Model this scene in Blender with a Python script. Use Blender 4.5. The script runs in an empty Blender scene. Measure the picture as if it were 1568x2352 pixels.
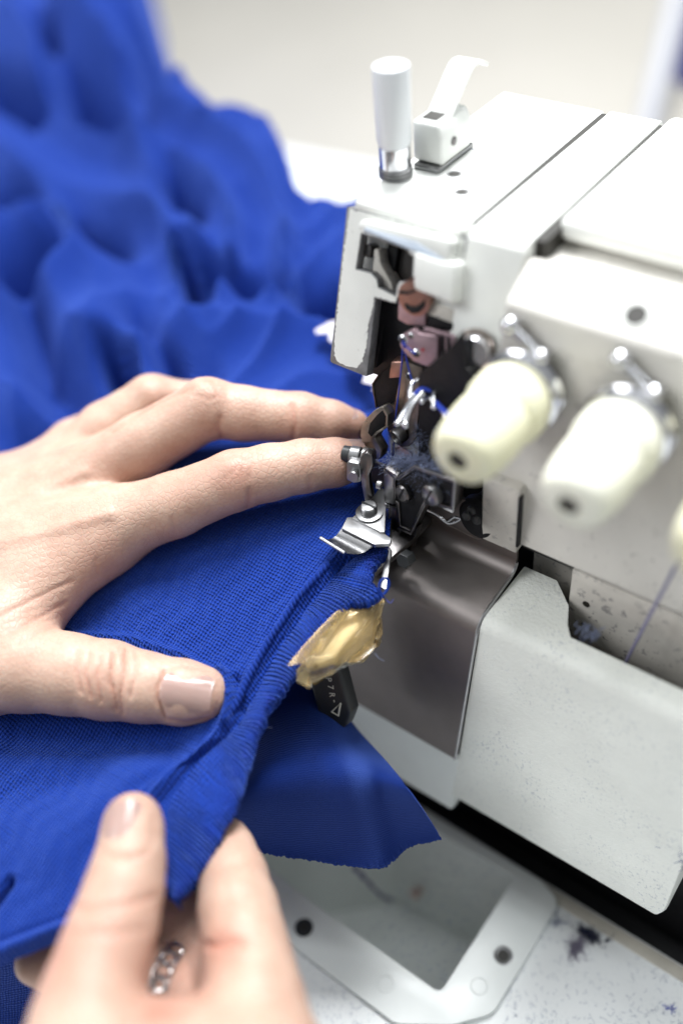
import bpy, bmesh, math, random
import numpy as np
from mathutils import Vector, Matrix
from mathutils.geometry import tessellate_polygon

SC = bpy.context.scene
COL = SC.collection
random.seed(7); RNG = np.random.default_rng(7)
MM = 0.001

# ------------------------------------------------------------------ camera
# world: X along the machine front, Y away from the operator, Z up; millimetres in
# this script; the needle point is the origin.
Rm = np.array([[0.80107238, 0.592746, -0.08327799],
               [0.36873402, -0.59827834, -0.71140582],
               [-0.47150637, 0.53918013, -0.69782987]])
_u, _s, _v = np.linalg.svd(Rm); Rm = _u @ _v          # rows: camera right / down / forward
FPX, CX, CY = 2250., 784., 1176.
def ray(x, y): return Rm.T @ np.array([(x - CX) / FPX, (y - CY) / FPX, 1.])
CAM = -ray(858, 1240) * 300
def P(x, y, d): return CAM + ray(x, y) * d
def on(x, y, p, n):
    r = ray(x, y); n = np.asarray(n, float)
    return CAM + r * (np.dot(np.asarray(p, float) - CAM, n) / np.dot(r, n))
def oz(x, y, z): return on(x, y, (0, 0, z), (0, 0, 1))
def oy(x, y, c): return on(x, y, (0, c, 0), (0, 1, 0))
def ox(x, y, c): return on(x, y, (c, 0, 0), (1, 0, 0))
def proj(p):
    q = (np.asarray(p, float) - CAM) @ Rm.T
    return q[..., 0] / q[..., 2] * FPX + CX, q[..., 1] / q[..., 2] * FPX + CY, q[..., 2]

cam_d = bpy.data.cameras.new('camera'); cam = bpy.data.objects.new('camera', cam_d); COL.objects.link(cam)
M3 = Matrix(((Rm[0, 0], -Rm[1, 0], -Rm[2, 0]), (Rm[0, 1], -Rm[1, 1], -Rm[2, 1]), (Rm[0, 2], -Rm[1, 2], -Rm[2, 2])))
cam.matrix_world = Matrix.Translation(Vector(CAM * MM)) @ M3.to_4x4()
cam_d.sensor_fit = 'VERTICAL'; cam_d.sensor_height = 36.0; cam_d.sensor_width = 24.0
cam_d.lens = FPX / 2352 * 36
cam_d.clip_start = 0.01; cam_d.clip_end = 60
cam_d.dof.use_dof = True; cam_d.dof.focus_distance = 0.300; cam_d.dof.aperture_fstop = 2.4
SC.camera = cam

# ------------------------------------------------------------------ light
W = bpy.data.worlds.new('World'); SC.world = W; W.use_nodes = True
nt = W.node_tree; bg = nt.nodes['Background']
tc = nt.nodes.new('ShaderNodeTexCoord'); sx = nt.nodes.new('ShaderNodeSeparateXYZ')
mr = nt.nodes.new('ShaderNodeMapRange'); mr.inputs[1].default_value = -0.6; mr.inputs[2].default_value = 0.9
rp = nt.nodes.new('ShaderNodeValToRGB')
rp.color_ramp.elements[0].color = (0.20, 0.20, 0.21, 1); rp.color_ramp.elements[1].color = (0.92, 0.97, 1.0, 1)
nt.links.new(tc.outputs['Generated'], sx.inputs[0]); nt.links.new(sx.outputs[2], mr.inputs[0])
nt.links.new(mr.outputs[0], rp.inputs[0]); nt.links.new(rp.outputs[0], bg.inputs[0])
bg.inputs[1].default_value = 0.38

def area(name, loc, target, size, power, col=(1, 1, 1), sy=None):
    l = bpy.data.lights.new(name, 'AREA'); l.energy = power; l.color = col
    l.size = size
    if sy: l.shape = 'RECTANGLE'; l.size_y = sy
    o = bpy.data.objects.new(name, l); COL.objects.link(o)
    o.location = loc
    o.rotation_euler = (Vector(target) - Vector(loc)).to_track_quat('-Z', 'Y').to_euler()
    return o
area('ceiling_panel_light', (-0.22, 0.50, 1.18), (0, 0, 0), 0.5, 31, (0.97, 0.985, 1.0))
area('window_light', (-1.05, -0.85, 1.05), (0, 0, 0), 0.8, 13, (0.97, 0.985, 1.0))
area('fluorescent_tube_light', (0.35, 0.1, 1.1), (0, 0, 0), 0.08, 3.0, (0.93, 0.97, 1.0), 1.0)

SC.view_settings.view_transform = 'Standard'; SC.view_settings.look = 'None'
SC.view_settings.exposure = 0.40; SC.view_settings.gamma = 1.0
SC.render.engine = 'CYCLES'
try:
    SC.cycles.use_denoising = True; SC.cycles.denoiser = 'OPENIMAGEDENOISE'
except Exception: pass
SC.cycles.max_bounces = 8; SC.cycles.caustics_reflective = False; SC.cycles.caustics_refractive = False
SC.cycles.sample_clamp_indirect = 6.0

# ------------------------------------------------------------------ materials
def mat(name, base, rough=0.5, metal=0.0, spec=0.5, var=0.0, var_scale=200, bump=0.0, bump_scale=800,
        speck=0.0, speck_col=(0.12, 0.14, 0.2), speck_scale=900, speck_th=0.70, sss=0.0, sss_r=(1, .4, .25), sss_scale=0.002,
        coat=0.0, trans=0.0, sheen=0.0, var_col=None, detail=6, stretch=None, wear=0.0):
    m = bpy.data.materials.new(name); m.use_nodes = True
    n = m.node_tree.nodes; L = m.node_tree.links; b = n['Principled BSDF']
    b.inputs['Base Color'].default_value = (*base, 1); b.inputs['Roughness'].default_value = rough
    b.inputs['Metallic'].default_value = metal; b.inputs['Specular IOR Level'].default_value = spec
    if sss:
        b.inputs['Subsurface Weight'].default_value = sss; b.inputs['Subsurface Radius'].default_value = sss_r
        b.inputs['Subsurface Scale'].default_value = sss_scale
    if coat: b.inputs['Coat Weight'].default_value = coat; b.inputs['Coat Roughness'].default_value = 0.15
    if trans: b.inputs['Transmission Weight'].default_value = trans
    if sheen: b.inputs['Sheen Weight'].default_value = sheen; b.inputs['Sheen Roughness'].default_value = 0.4
    t = n.new('ShaderNodeTexCoord'); src = t.outputs['Object']
    if stretch:
        mp = n.new('ShaderNodeMapping'); mp.inputs['Scale'].default_value = stretch
        L.new(src, mp.inputs[0]); src = mp.outputs[0]
    col = None
    def noise(sc, det=detail, rgh=0.55):
        x = n.new('ShaderNodeTexNoise'); x.inputs['Scale'].default_value = sc; x.inputs['Detail'].default_value = det
        x.inputs['Roughness'].default_value = rgh; L.new(src, x.inputs['Vector']); return x.outputs['Fac']
    def mix(fac, a, bb):
        x = n.new('ShaderNodeMix'); x.data_type = 'RGBA'
        L.new(fac, x.inputs[0])
        if isinstance(a, tuple): x.inputs[6].default_value = (*a, 1)
        else: L.new(a, x.inputs[6])
        if isinstance(bb, tuple): x.inputs[7].default_value = (*bb, 1)
        else: L.new(bb, x.inputs[7])
        return x.outputs[2]
    def ramp(f, lo, hi):
        x = n.new('ShaderNodeMapRange'); x.inputs[1].default_value = lo; x.inputs[2].default_value = hi
        L.new(f, x.inputs[0]); return x.outputs[0]
    if var:
        vc = var_col or tuple(c * (1 - var) for c in base)
        col = mix(ramp(noise(var_scale), 0.35, 0.68), base, vc)
        r = n.new('ShaderNodeMapRange'); r.inputs[3].default_value = max(0.03, rough - 0.08); r.inputs[4].default_value = min(1, rough + 0.12)
        L.new(noise(var_scale * 1.7), r.inputs[0]); L.new(r.outputs[0], b.inputs['Roughness'])
    if speck:
        f = ramp(noise(speck_scale, 3), speck_th, speck_th + 0.06)
        big = ramp(noise(speck_scale * 0.06, 4), 0.40, 0.66)
        mm = n.new('ShaderNodeMath'); mm.operation = 'MULTIPLY'; L.new(f, mm.inputs[0]); L.new(big, mm.inputs[1])
        m2 = n.new('ShaderNodeMath'); m2.operation = 'MULTIPLY'; L.new(mm.outputs[0], m2.inputs[0]); m2.inputs[1].default_value = speck
        col = mix(m2.outputs[0], col if col is not None else base, speck_col)
    if col is not None: L.new(col, b.inputs['Base Color'])
    if bump:
        bn = n.new('ShaderNodeBump'); bn.inputs['Strength'].default_value = bump; bn.inputs['Distance'].default_value = 0.0004
        L.new(noise(bump_scale, 4), bn.inputs['Height']); L.new(bn.outputs[0], b.inputs['Normal'])
    return m

M = {}
M['enamel'] = mat('white_enamel', (0.79, 0.80, 0.765), 0.32, var=0.10, var_scale=60, bump=0.10, bump_scale=500, speck=0.5, speck_col=(0.16, 0.17, 0.17), speck_scale=500, speck_th=0.66)
M['enamel_grain'] = mat('grained_enamel', (0.77, 0.785, 0.74), 0.42, var=0.10, var_scale=45, bump=0.95, bump_scale=800, speck=0.45, speck_col=(0.24, 0.28, 0.36), speck_scale=1100, speck_th=0.58)
M['enamel_dirty'] = mat('stained_enamel', (0.60, 0.57, 0.52), 0.4, var=0.25, var_scale=70, bump=0.15, bump_scale=500, speck=0.8, speck_col=(0.08, 0.08, 0.10), speck_scale=420, speck_th=0.58)
M['enamel_aged'] = mat('aged_enamel', (0.70, 0.675, 0.625), 0.34, var=0.12, var_scale=40, bump=0.10, bump_scale=500, speck=0.6, speck_col=(0.16, 0.15, 0.15), speck_scale=420, speck_th=0.62)
M['primer'] = mat('grey_primer', (0.30, 0.30, 0.31), 0.45, metal=0.4, var=0.4, var_scale=300, bump=0.2)
M['steel'] = mat('polished_steel', (0.33, 0.33, 0.335), 0.34, metal=1, var=0.12, var_scale=250)
M['steel_dark'] = mat('dark_steel', (0.20, 0.19, 0.19), 0.30, metal=1, var=0.4, var_scale=250, bump=0.08, bump_scale=500)
M['steel_brown'] = mat('brown_steel', (0.30, 0.26, 0.23), 0.33, metal=1, var=0.35, var_scale=300, bump=0.06)
M['plate'] = mat('brushed_plate_steel', (0.26, 0.235, 0.225), 0.48, metal=1, var=0.18, var_scale=40, bump=0.05, bump_scale=900)
M['chrome'] = mat('chrome', (0.70, 0.70, 0.73), 0.16, metal=1, var=0.08, var_scale=200)
M['pink_steel'] = mat('violet_tinted_steel', (0.50, 0.36, 0.40), 0.42, metal=0.75, var=0.3, var_scale=260, bump=0.1)
M['copper'] = mat('copper', (0.46, 0.27, 0.22), 0.40, metal=0.9, var=0.3, var_scale=260)
M['black'] = mat('black_oiled_iron', (0.010, 0.010, 0.012), 0.5, metal=0.0, spec=0.25, var=0.3, var_scale=300, bump=0.3, bump_scale=700)
M['black_plastic'] = mat('black_plastic', (0.022, 0.024, 0.026), 0.42, bump=0.08, bump_scale=900)
M['cavity'] = mat('oily_brown_cavity', (0.05, 0.042, 0.038), 0.5, var=0.5, var_scale=120)
M['knob'] = mat('cream_plastic', (0.77, 0.75, 0.55), 0.30, sss=0.25, sss_r=(1, 0.9, 0.6), sss_scale=0.003, var=0.07, var_scale=80, speck=0.4, speck_col=(0.35, 0.36, 0.33), speck_scale=260, speck_th=0.68)
M['knob_overlit'] = mat('cream_plastic_overlit', (0.79, 0.785, 0.68), 0.30, sss=0.25, sss_r=(1, 0.95, 0.85), sss_scale=0.003, var=0.05, var_scale=80)  # same cream plastic, overexposure put into the colour as a whiter tone
M['post_enamel'] = mat('grey_white_enamel', (0.72, 0.74, 0.76), 0.4, var=0.04, var_scale=60)
M['steel_warm'] = mat('worn_warm_steel', (0.46, 0.42, 0.37), 0.30, metal=1, var=0.35, var_scale=260, bump=0.08)
M['grey_lip'] = mat('blue_grey_painted_lip', (0.34, 0.39, 0.46), 0.35)
M['hole'] = mat('dark_hole', (0.02, 0.018, 0.014), 0.6)
M['table'] = mat('white_laminate', (0.80, 0.82, 0.815), 0.45, var=0.06, var_scale=20, bump=0.05, bump_scale=700, speck=0.55, speck_col=(0.32, 0.38, 0.44), speck_scale=900, speck_th=0.55)
M['table_edge'] = mat('table_edge_band', (0.52, 0.49, 0.42), 0.5, var=0.25, var_scale=90)
M['floor_far'] = mat('pale_worktop', (0.40, 0.38, 0.34), 0.5, var=0.06, var_scale=6)
M['chute'] = mat('pale_green_plastic', (0.755, 0.785, 0.765), 0.34, var=0.06, var_scale=60, bump=0.06, bump_scale=700, speck=0.3, speck_scale=500)
M['white_cloth'] = mat('white_cloth', (0.86, 0.88, 0.90), 0.85, bump=0.2, bump_scale=300)
M['paper'] = mat('white_paper', (0.88, 0.84, 0.86), 0.8, bump=0.05)
M['thread'] = mat('blue_thread', (0.015, 0.05, 0.45), 0.6, bump=0.4, bump_scale=2500)
M['thread_violet'] = mat('violet_thread', (0.20, 0.19, 0.30), 0.7)
M['cone'] = mat('indigo_thread_cone', (0.03, 0.035, 0.16), 0.8, bump=0.5, bump_scale=900)
M['pole'] = mat('grey_pole', (0.38, 0.385, 0.41), 0.5)
M['lint'] = mat('dark_lint', (0.02, 0.025, 0.06), 0.95)
M['lint_grey'] = mat('grey_blue_lint', (0.16, 0.19, 0.30), 0.95)
M['lint_pink'] = mat('violet_lint', (0.24, 0.22, 0.29), 0.95)
M['scrap'] = mat('pale_pink_scrap', (0.72, 0.56, 0.52), 0.85)
M['silver'] = mat('silver', (0.72, 0.66, 0.64), 0.22, metal=1, var=0.4, var_scale=500)
M['ink'] = mat('white_ink', (0.62, 0.60, 0.52), 0.6)
M['red'] = mat('red_paint', (0.40, 0.02, 0.03), 0.5)

def tape_mat():
    m = bpy.data.materials.new('yellowed_tape'); m.use_nodes = True
    n = m.node_tree.nodes; L = m.node_tree.links; b = n['Principled BSDF']
    b.inputs['Base Color'].default_value = (0.96, 0.81, 0.50, 1); b.inputs['Roughness'].default_value = 0.06
    b.inputs['Transmission Weight'].default_value = 0.90; b.inputs['IOR'].default_value = 1.08
    b.inputs['Coat Weight'].default_value = 0.6; b.inputs['Coat Roughness'].default_value = 0.08
    t = n.new('ShaderNodeTexCoord'); x = n.new('ShaderNodeTexNoise'); x.inputs['Scale'].default_value = 260
    x.inputs['Detail'].default_value = 3; L.new(t.outputs['Object'], x.inputs['Vector'])
    bn = n.new('ShaderNodeBump'); bn.inputs['Strength'].default_value = 0.6; bn.inputs['Distance'].default_value = 0.0008
    L.new(x.outputs['Fac'], bn.inputs['Height']); L.new(bn.outputs[0], b.inputs['Normal'])
    return m
M['tape'] = tape_mat()
M['tape_edge'] = tape_mat(); M['tape_edge'].name = 'yellowed_tape_fold'
M['tape_edge'].node_tree.nodes['Principled BSDF'].inputs['Base Color'].default_value = (0.93, 0.70, 0.36, 1)

def knit_mat(name, base, pitch=1.05, strength=0.8, rib=None):
    """blue knit; the loops come from a wave product in the cloth's own UV (millimetres)"""
    m = bpy.data.materials.new(name); m.use_nodes = True
    n = m.node_tree.nodes; L = m.node_tree.links; b = n['Principled BSDF']
    b.inputs['Roughness'].default_value = 0.85; b.inputs['Specular IOR Level'].default_value = 0.25
    b.inputs['Sheen Weight'].default_value = 0.38; b.inputs['Sheen Roughness'].default_value = 0.35
    b.inputs['Sheen Tint'].default_value = (0.16, 0.30, 1.0, 1)
    uv = n.new('ShaderNodeUVMap'); uv.uv_map = 'mm'
    # slight wander of the yarns
    nz = n.new('ShaderNodeTexNoise'); nz.inputs['Scale'].default_value = 0.35; nz.inputs['Detail'].default_value = 3
    L.new(uv.outputs[0], nz.inputs['Vector'])
    ad = n.new('ShaderNodeMix'); ad.data_type = 'VECTOR'; ad.blend_type if False else None
    mv = n.new('ShaderNodeVectorMath'); mv.operation = 'MULTIPLY_ADD'
    L.new(nz.outputs['Color'], mv.inputs[0]); mv.inputs[1].default_value = (1.1, 1.1, 0); L.new(uv.outputs[0], mv.inputs[2])
    n.remove(ad)
    sp = n.new('ShaderNodeSeparateXYZ'); L.new(mv.outputs[0], sp.inputs[0])
    def math_(op, a, bb=None):
        x = n.new('ShaderNodeMath'); x.operation = op
        for i, q in enumerate((a, bb)):
            if q is None: continue
            if isinstance(q, (int, float)): x.inputs[i].default_value = q
            else: L.new(q, x.inputs[i])
        return x.outputs[0]
    k = 2 * math.pi / pitch
    if rib:
        h = math_('SINE', math_('MULTIPLY', sp.outputs[1], 2 * math.pi / rib))
        h2 = math_('SINE', math_('MULTIPLY', sp.outputs[0], 2 * math.pi / 0.7))
        h = math_('ADD', h, math_('MULTIPLY', h2, 0.55))
    else:
        a = math_('SINE', math_('MULTIPLY', math_('ADD', sp.outputs[0], sp.outputs[1]), k * 0.72))
        c = math_('SINE', math_('MULTIPLY', math_('SUBTRACT', sp.outputs[0], sp.outputs[1]), k * 0.72))
        h = math_('MULTIPLY', a, c)
        row = math_('SINE', math_('MULTIPLY', sp.outputs[1], k))
        h = math_('ADD', h, math_('MULTIPLY', row, 0.10))
    fz = n.new('ShaderNodeTexNoise'); fz.inputs['Scale'].default_value = 2.2; fz.inputs['Detail'].default_value = 5
    L.new(uv.outputs[0], fz.inputs['Vector'])
    h = math_('ADD', h, math_('MULTIPLY', fz.outputs['Fac'], 1.1))
    bn = n.new('ShaderNodeBump'); bn.inputs['Strength'].default_value = strength; bn.inputs['Distance'].default_value = 0.0004
    L.new(h, bn.inputs['Height']); L.new(bn.outputs[0], b.inputs['Normal'])
    rg = n.new('ShaderNodeMapRange'); rg.inputs[1].default_value = -1.0; rg.inputs[2].default_value = 1.9
    L.new(h, rg.inputs[0])
    mx = n.new('ShaderNodeMix'); mx.data_type = 'RGBA'; L.new(rg.outputs[0], mx.inputs[0])
    mx.inputs[6].default_value = (*[c * 0.55 for c in base], 1); mx.inputs[7].default_value = (*[min(1, c * 1.35) for c in base], 1)  # shade between the loops put into the colour: gaps darker, tops lighter
    L.new(mx.outputs[2], b.inputs['Base Color'])
    return m
BLUE = (0.0018, 0.029, 0.25)
M['knit'] = knit_mat('royal_blue_pique_knit', BLUE, 1.55, 1.0)
M['knit_rib'] = knit_mat('royal_blue_rib_knit', BLUE, 1.0, 1.0, rib=1.15)
M['knit_shaded'] = knit_mat('royal_blue_knit_shaded', (0.0014, 0.020, 0.165), 1.0, 0.6)  # same blue knit, shade of the hanging parts put into the colour

def skin_mat():
    m = bpy.data.materials.new('skin'); m.use_nodes = True
    n = m.node_tree.nodes; L = m.node_tree.links; b = n['Principled BSDF']
    b.inputs['Roughness'].default_value = 0.48; b.inputs['Specular IOR Level'].default_value = 0.38
    b.inputs['Subsurface Weight'].default_value = 0.25; b.inputs['Subsurface Radius'].default_value = (1.0, 0.35, 0.2)
    b.inputs['Subsurface Scale'].default_value = 0.0014
    t = n.new('ShaderNodeTexCoord')
    at = n.new('ShaderNodeAttribute'); at.attribute_name = 'flush'
    nz = n.new('ShaderNodeTexNoise'); nz.inputs['Scale'].default_value = 95; nz.inputs['Detail'].default_value = 8; nz.inputs['Roughness'].default_value = 0.7
    L.new(t.outputs['Object'], nz.inputs['Vector'])
    r0 = n.new('ShaderNodeMapRange'); r0.inputs[1].default_value = 0.35; r0.inputs[2].default_value = 0.7; L.new(nz.outputs['Fac'], r0.inputs[0])
    m1 = n.new('ShaderNodeMix'); m1.data_type = 'RGBA'; L.new(r0.outputs[0], m1.inputs[0])
    m1.inputs[6].default_value = (0.51, 0.36, 0.28, 1); m1.inputs[7].default_value = (0.425, 0.265, 0.20, 1)
    m2 = n.new('ShaderNodeMix'); m2.data_type = 'RGBA'; L.new(at.outputs['Fac'], m2.inputs[0])
    L.new(m1.outputs[2], m2.inputs[6]); m2.inputs[7].default_value = (0.38, 0.15, 0.105, 1)
    # fine wrinkle net
    mp = n.new('ShaderNodeMapping'); mp.inputs['Scale'].default_value = (1, 1, 1); L.new(t.outputs['Object'], mp.inputs[0])
    nv = n.new('ShaderNodeTexNoise'); nv.inputs['Scale'].default_value = 300; L.new(mp.outputs[0], nv.inputs['Vector'])
    mv = n.new('ShaderNodeVectorMath'); mv.operation = 'MULTIPLY_ADD'; L.new(nv.outputs['Color'], mv.inputs[0])
    mv.inputs[1].default_value = (0.0012, 0.0012, 0.0012); L.new(mp.outputs[0], mv.inputs[2])
    vo = n.new('ShaderNodeTexVoronoi'); vo.feature = 'DISTANCE_TO_EDGE'; vo.inputs['Scale'].default_value = 560
    L.new(mv.outputs[0], vo.inputs['Vector'])
    rv = n.new('ShaderNodeMapRange'); rv.inputs[1].default_value = 0.0; rv.inputs[2].default_value = 0.16; L.new(vo.outputs['Distance'], rv.inputs[0])
    bn = n.new('ShaderNodeBump'); bn.inputs['Strength'].default_value = 0.32; bn.inputs['Distance'].default_value = 0.0002
    L.new(rv.outputs[0], bn.inputs['Height']); L.new(bn.outputs[0], b.inputs['Normal'])
    # lines a little redder
    iv = n.new('ShaderNodeMapRange'); iv.inputs[1].default_value = 0.0; iv.inputs[2].default_value = 1.0
    iv.inputs[3].default_value = 0.12; iv.inputs[4].default_value = 0.0; L.new(rv.outputs[0], iv.inputs[0])
    m3 = n.new('ShaderNodeMix'); m3.data_type = 'RGBA'; L.new(iv.outputs[0], m3.inputs[0])
    L.new(m2.outputs[2], m3.inputs[6]); m3.inputs[7].default_value = (0.36, 0.17, 0.13, 1)
    L.new(m3.outputs[2], b.inputs['Base Color'])
    return m
M['skin'] = skin_mat()
M['nail'] = mat('fingernail', (0.62, 0.44, 0.39), 0.16, sss=0.3, sss_r=(1, .4, .3), sss_scale=0.0015, coat=0.25, var=0.06, var_scale=120)
M['nail_tip'] = mat('fingernail_white', (0.84, 0.74, 0.68), 0.3)

# ------------------------------------------------------------------ builders
ORG = {}
def thing(name, label, cat, at, group=None):
    o = bpy.data.objects.new(name, None); COL.objects.link(o); o.empty_display_size = 0.01
    o.location = Vector(np.asarray(at, float) * MM); o['label'] = label; o['category'] = cat
    if group: o['group'] = group
    ORG[o.name] = np.asarray(at, float); return o
def tag(o, label=None, cat=None, group=None, kind=None):
    if label: o['label'] = label
    if cat: o['category'] = cat
    if group: o['group'] = group
    if kind: o['kind'] = kind
    return o
def link(name, me, m, parent=None, origin=None, smooth=True):
    """me has world millimetre coordinates"""
    org = ORG[parent.name] if parent else (np.asarray(origin, float) if origin is not None else None)
    co = np.empty(len(me.vertices) * 3); me.vertices.foreach_get('co', co); co = co.reshape(-1, 3)
    if org is None: org = np.array([co[:, 0].mean(), co[:, 1].mean(), co[:, 2].min()])
    me.vertices.foreach_set('co', ((co - org) * MM).ravel()); me.update()
    if m is not None: me.materials.append(M[m] if isinstance(m, str) else m)
    if smooth:
        me.polygons.foreach_set('use_smooth', [True] * len(me.polygons))
        try: me.set_sharp_from_angle(angle=math.radians(38))
        except Exception: pass
    o = bpy.data.objects.new(name, me); COL.objects.link(o)
    if parent: o.parent = parent; o.location = (0, 0, 0)
    else: o.location = Vector(org * MM)
    ORG[o.name] = org
    return o
def finish(name, bm, m, parent=None, bevel=0.0, seg=2, origin=None, ang=25, smooth=True):
    bmesh.ops.recalc_face_normals(bm, faces=bm.faces)
    if bevel:
        es = [e for e in bm.edges if len(e.link_faces) == 2 and e.calc_face_angle(0) > math.radians(ang)]
        if es:
            bmesh.ops.bevel(bm, geom=es, offset=bevel, segments=seg, profile=0.5, affect='EDGES', clamp_overlap=True)
    me = bpy.data.meshes.new(name); bm.to_mesh(me); bm.free()
    return link(name, me, m, parent, origin, smooth)
def add_prism(bm, pts, ext, holes=()):
    pts = [np.asarray(p, float) for p in pts]; ext = np.asarray(ext, float)
    loops = [pts] + [[np.asarray(p, float) for p in h] for h in holes]
    if not holes:
        a = [bm.verts.new(p) for p in pts]; b = [bm.verts.new(p + ext) for p in pts]
        bm.faces.new(a); bm.faces.new(b[::-1])
        for i in range(len(a)): bm.faces.new((a[i], b[i], b[(i + 1) % len(b)], a[(i + 1) % len(a)]))
    else:
        flat = [p for l in loops for p in l]
        tri = tessellate_polygon([[Vector(p) for p in l] for l in loops])
        a = [bm.verts.new(p) for p in flat]; b = [bm.verts.new(p + ext) for p in flat]
        for t in tri:
            try: bm.faces.new([a[i] for i in t]); bm.faces.new([b[i] for i in reversed(t)])
            except ValueError: pass
        k = 0
        for l in loops:
            for i in range(len(l)):
                i0, i1 = k + i, k + (i + 1) % len(l)
                bm.faces.new((a[i0], b[i0], b[i1], a[i1]))
            k += len(l)
def prism(name, pts, ext, m, parent=None, bevel=0.3, seg=2, holes=(), origin=None):
    bm = bmesh.new(); add_prism(bm, pts, ext, holes)
    return finish(name, bm, m, parent, bevel, seg, origin)
def box(name, lo, hi, m, parent=None, bevel=0.5, seg=2, origin=None):
    (x0, y0, z0), (x1, y1, z1) = lo, hi
    return prism(name, [(x0, y0, z0), (x1, y0, z0), (x1, y1, z0), (x0, y1, z0)], (0, 0, z1 - z0), m, parent, bevel, seg, (), origin)
def fillet(pts, r, n=5, closed=True):
    pts = [np.asarray(p, float) for p in pts]; out = []; N = len(pts)
    rr = r if hasattr(r, '__len__') else [r] * N
    for i, p in enumerate(pts):
        if (not closed and i in (0, N - 1)) or rr[i] <= 0: out.append(p); continue
        a, b = pts[i - 1], pts[(i + 1) % N]
        u, v = a - p, b - p; lu, lv = np.linalg.norm(u), np.linalg.norm(v); u /= lu; v /= lv
        c = np.clip(np.dot(u, v), -1, 1); th = math.acos(c)
        if th > 3.05: out.append(p); continue
        t = min(rr[i] / math.tan(th / 2), lu * .48, lv * .48); R_ = t * math.tan(th / 2)
        bis = (u + v); bis /= np.linalg.norm(bis); cen = p + bis * (R_ / math.sin(th / 2))
        s, e = p + u * t - cen, p + v * t - cen
        om = math.acos(np.clip(np.dot(s, e) / R_ / R_, -1, 1))
        for k in range(n + 1):
            f = k / n
            out.append(cen + (math.sin((1 - f) * om) * s + math.sin(f * om) * e) / max(1e-9, math.sin(om)))
    return out
def frame_of(axis):
    a = np.asarray(axis, float); a = a / np.linalg.norm(a)
    h = np.array([0, 0, 1.]) if abs(a[2]) < 0.9 else np.array([1., 0, 0])
    u = np.cross(h, a); u /= np.linalg.norm(u); v = np.cross(a, u); return u, v, a
def add_lathe(bm, prof, org, axis, n=32, capped=True):
    u, v, a = frame_of(axis); org = np.asarray(org, float); rings = []
    for r, h in prof:
        rings.append([bm.verts.new(org + a * h + (u * math.cos(2 * math.pi * k / n) + v * math.sin(2 * math.pi * k / n)) * r) for k in range(n)])
    for i in range(len(rings) - 1):
        for k in range(n):
            bm.faces.new((rings[i][k], rings[i][(k + 1) % n], rings[i + 1][(k + 1) % n], rings[i + 1][k]))
    if capped: bm.faces.new(rings[0][::-1]); bm.faces.new(rings[-1])
def lathe(name, prof, org, axis, m, parent=None, n=32, capped=True, origin=None):
    bm = bmesh.new(); add_lathe(bm, prof, org, axis, n, capped); return finish(name, bm, m, parent, 0, 2, origin)
def spline(pts, n=8):
    pts = [np.asarray(p, float) for p in pts]; q = [2 * pts[0] - pts[1]] + pts + [2 * pts[-1] - pts[-2]]; out = []
    for i in range(1, len(q) - 2):
        for k in range(n):
            t = k / n; a, b, c, d = q[i - 1], q[i], q[i + 1], q[i + 2]
            out.append(0.5 * (2 * b + (c - a) * t + (2 * a - 5 * b + 4 * c - d) * t * t + (3 * b - a - 3 * c + d) * t ** 3))
    out.append(pts[-1]); return out
def add_tube(bm, pts, r, n=10, caps=True, flat=None):
    pts = [np.asarray(p, float) for p in pts]; N = len(pts); rings = []; up = None
    rs = r if hasattr(r, '__len__') else [r] * N
    for i in range(N):
        t = pts[min(i + 1, N - 1)] - pts[max(i - 1, 0)]; t = t / (np.linalg.norm(t) + 1e-12)
        if up is None: up = frame_of(t)[0]
        up = up - t * np.dot(up, t); up /= np.linalg.norm(up) + 1e-12; w = np.cross(t, up)
        rings.append([bm.verts.new(pts[i] + (up * math.cos(2 * math.pi * k / n) + w * math.sin(2 * math.pi * k / n)) * rs[i]) for k in range(n)])
    for i in range(N - 1):
        for k in range(n): bm.faces.new((rings[i][k], rings[i][(k + 1) % n], rings[i + 1][(k + 1) % n], rings[i + 1][k]))
    if caps: bm.faces.new(rings[0][::-1]); bm.faces.new(rings[-1])
def tube(name, pts, r, m, parent=None, n=10, sp=0, origin=None):
    if sp: pts = spline(pts, sp)
    bm = bmesh.new(); add_tube(bm, pts, r, n); return finish(name, bm, m, parent, 0, 2, origin)
class Plane:
    def __init__(s, p, n): s.p = np.asarray(p, float); s.n = np.asarray(n, float) / np.linalg.norm(n)
    def __call__(s, x, y, off=0.0): return on(x, y, s.p + s.n * off, s.n)
    def poly(s, pts, off=0.0): return [s(x, y, off) for x, y in pts]
def Z1(x, y): return 735.0 + x * 0.53125, 81.7 + y * 0.53125      # zoom pictures -> full-picture pixels
def Z2(x, y): return 702.3 + x * 0.3125, 735.0 + y * 0.3125
def Z3(x, y): return 751.3 + x * 0.2604, 424.7 + y * 0.2604
def Z4(x, y): return 735.0 + x * 0.2604, 898.3 + y * 0.2604
def Z5(x, y): return 571.7 + x * 0.6354, 1551.7 + y * 0.6354
def ZT(x, y): return 637.0 + x * 0.20833, 1339.3 + y * 0.20833
def zz(f, pts): return [f(*p) for p in pts]

#@@MACHINE
# ------------------------------------------------------------------ overlock machine
MC = thing('sewing_machine', 'white enamelled overlock sewing machine with two cream tension knobs in front', 'sewing machine', (40, 60, -150))
HF = Plane((-29.6, 42, 86), (0, -1, 0.385))           # leaning front of the needle head
CF = Plane((37, -2, -18), (0, -1, 0.22))              # leaning front of the lower cover
TP = Plane((26, 27.8, 68.4), (0, -1, 0.134))          # tension panel
BACK = np.array([0, 1., -0.385]) / math.hypot(1, .385)

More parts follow.
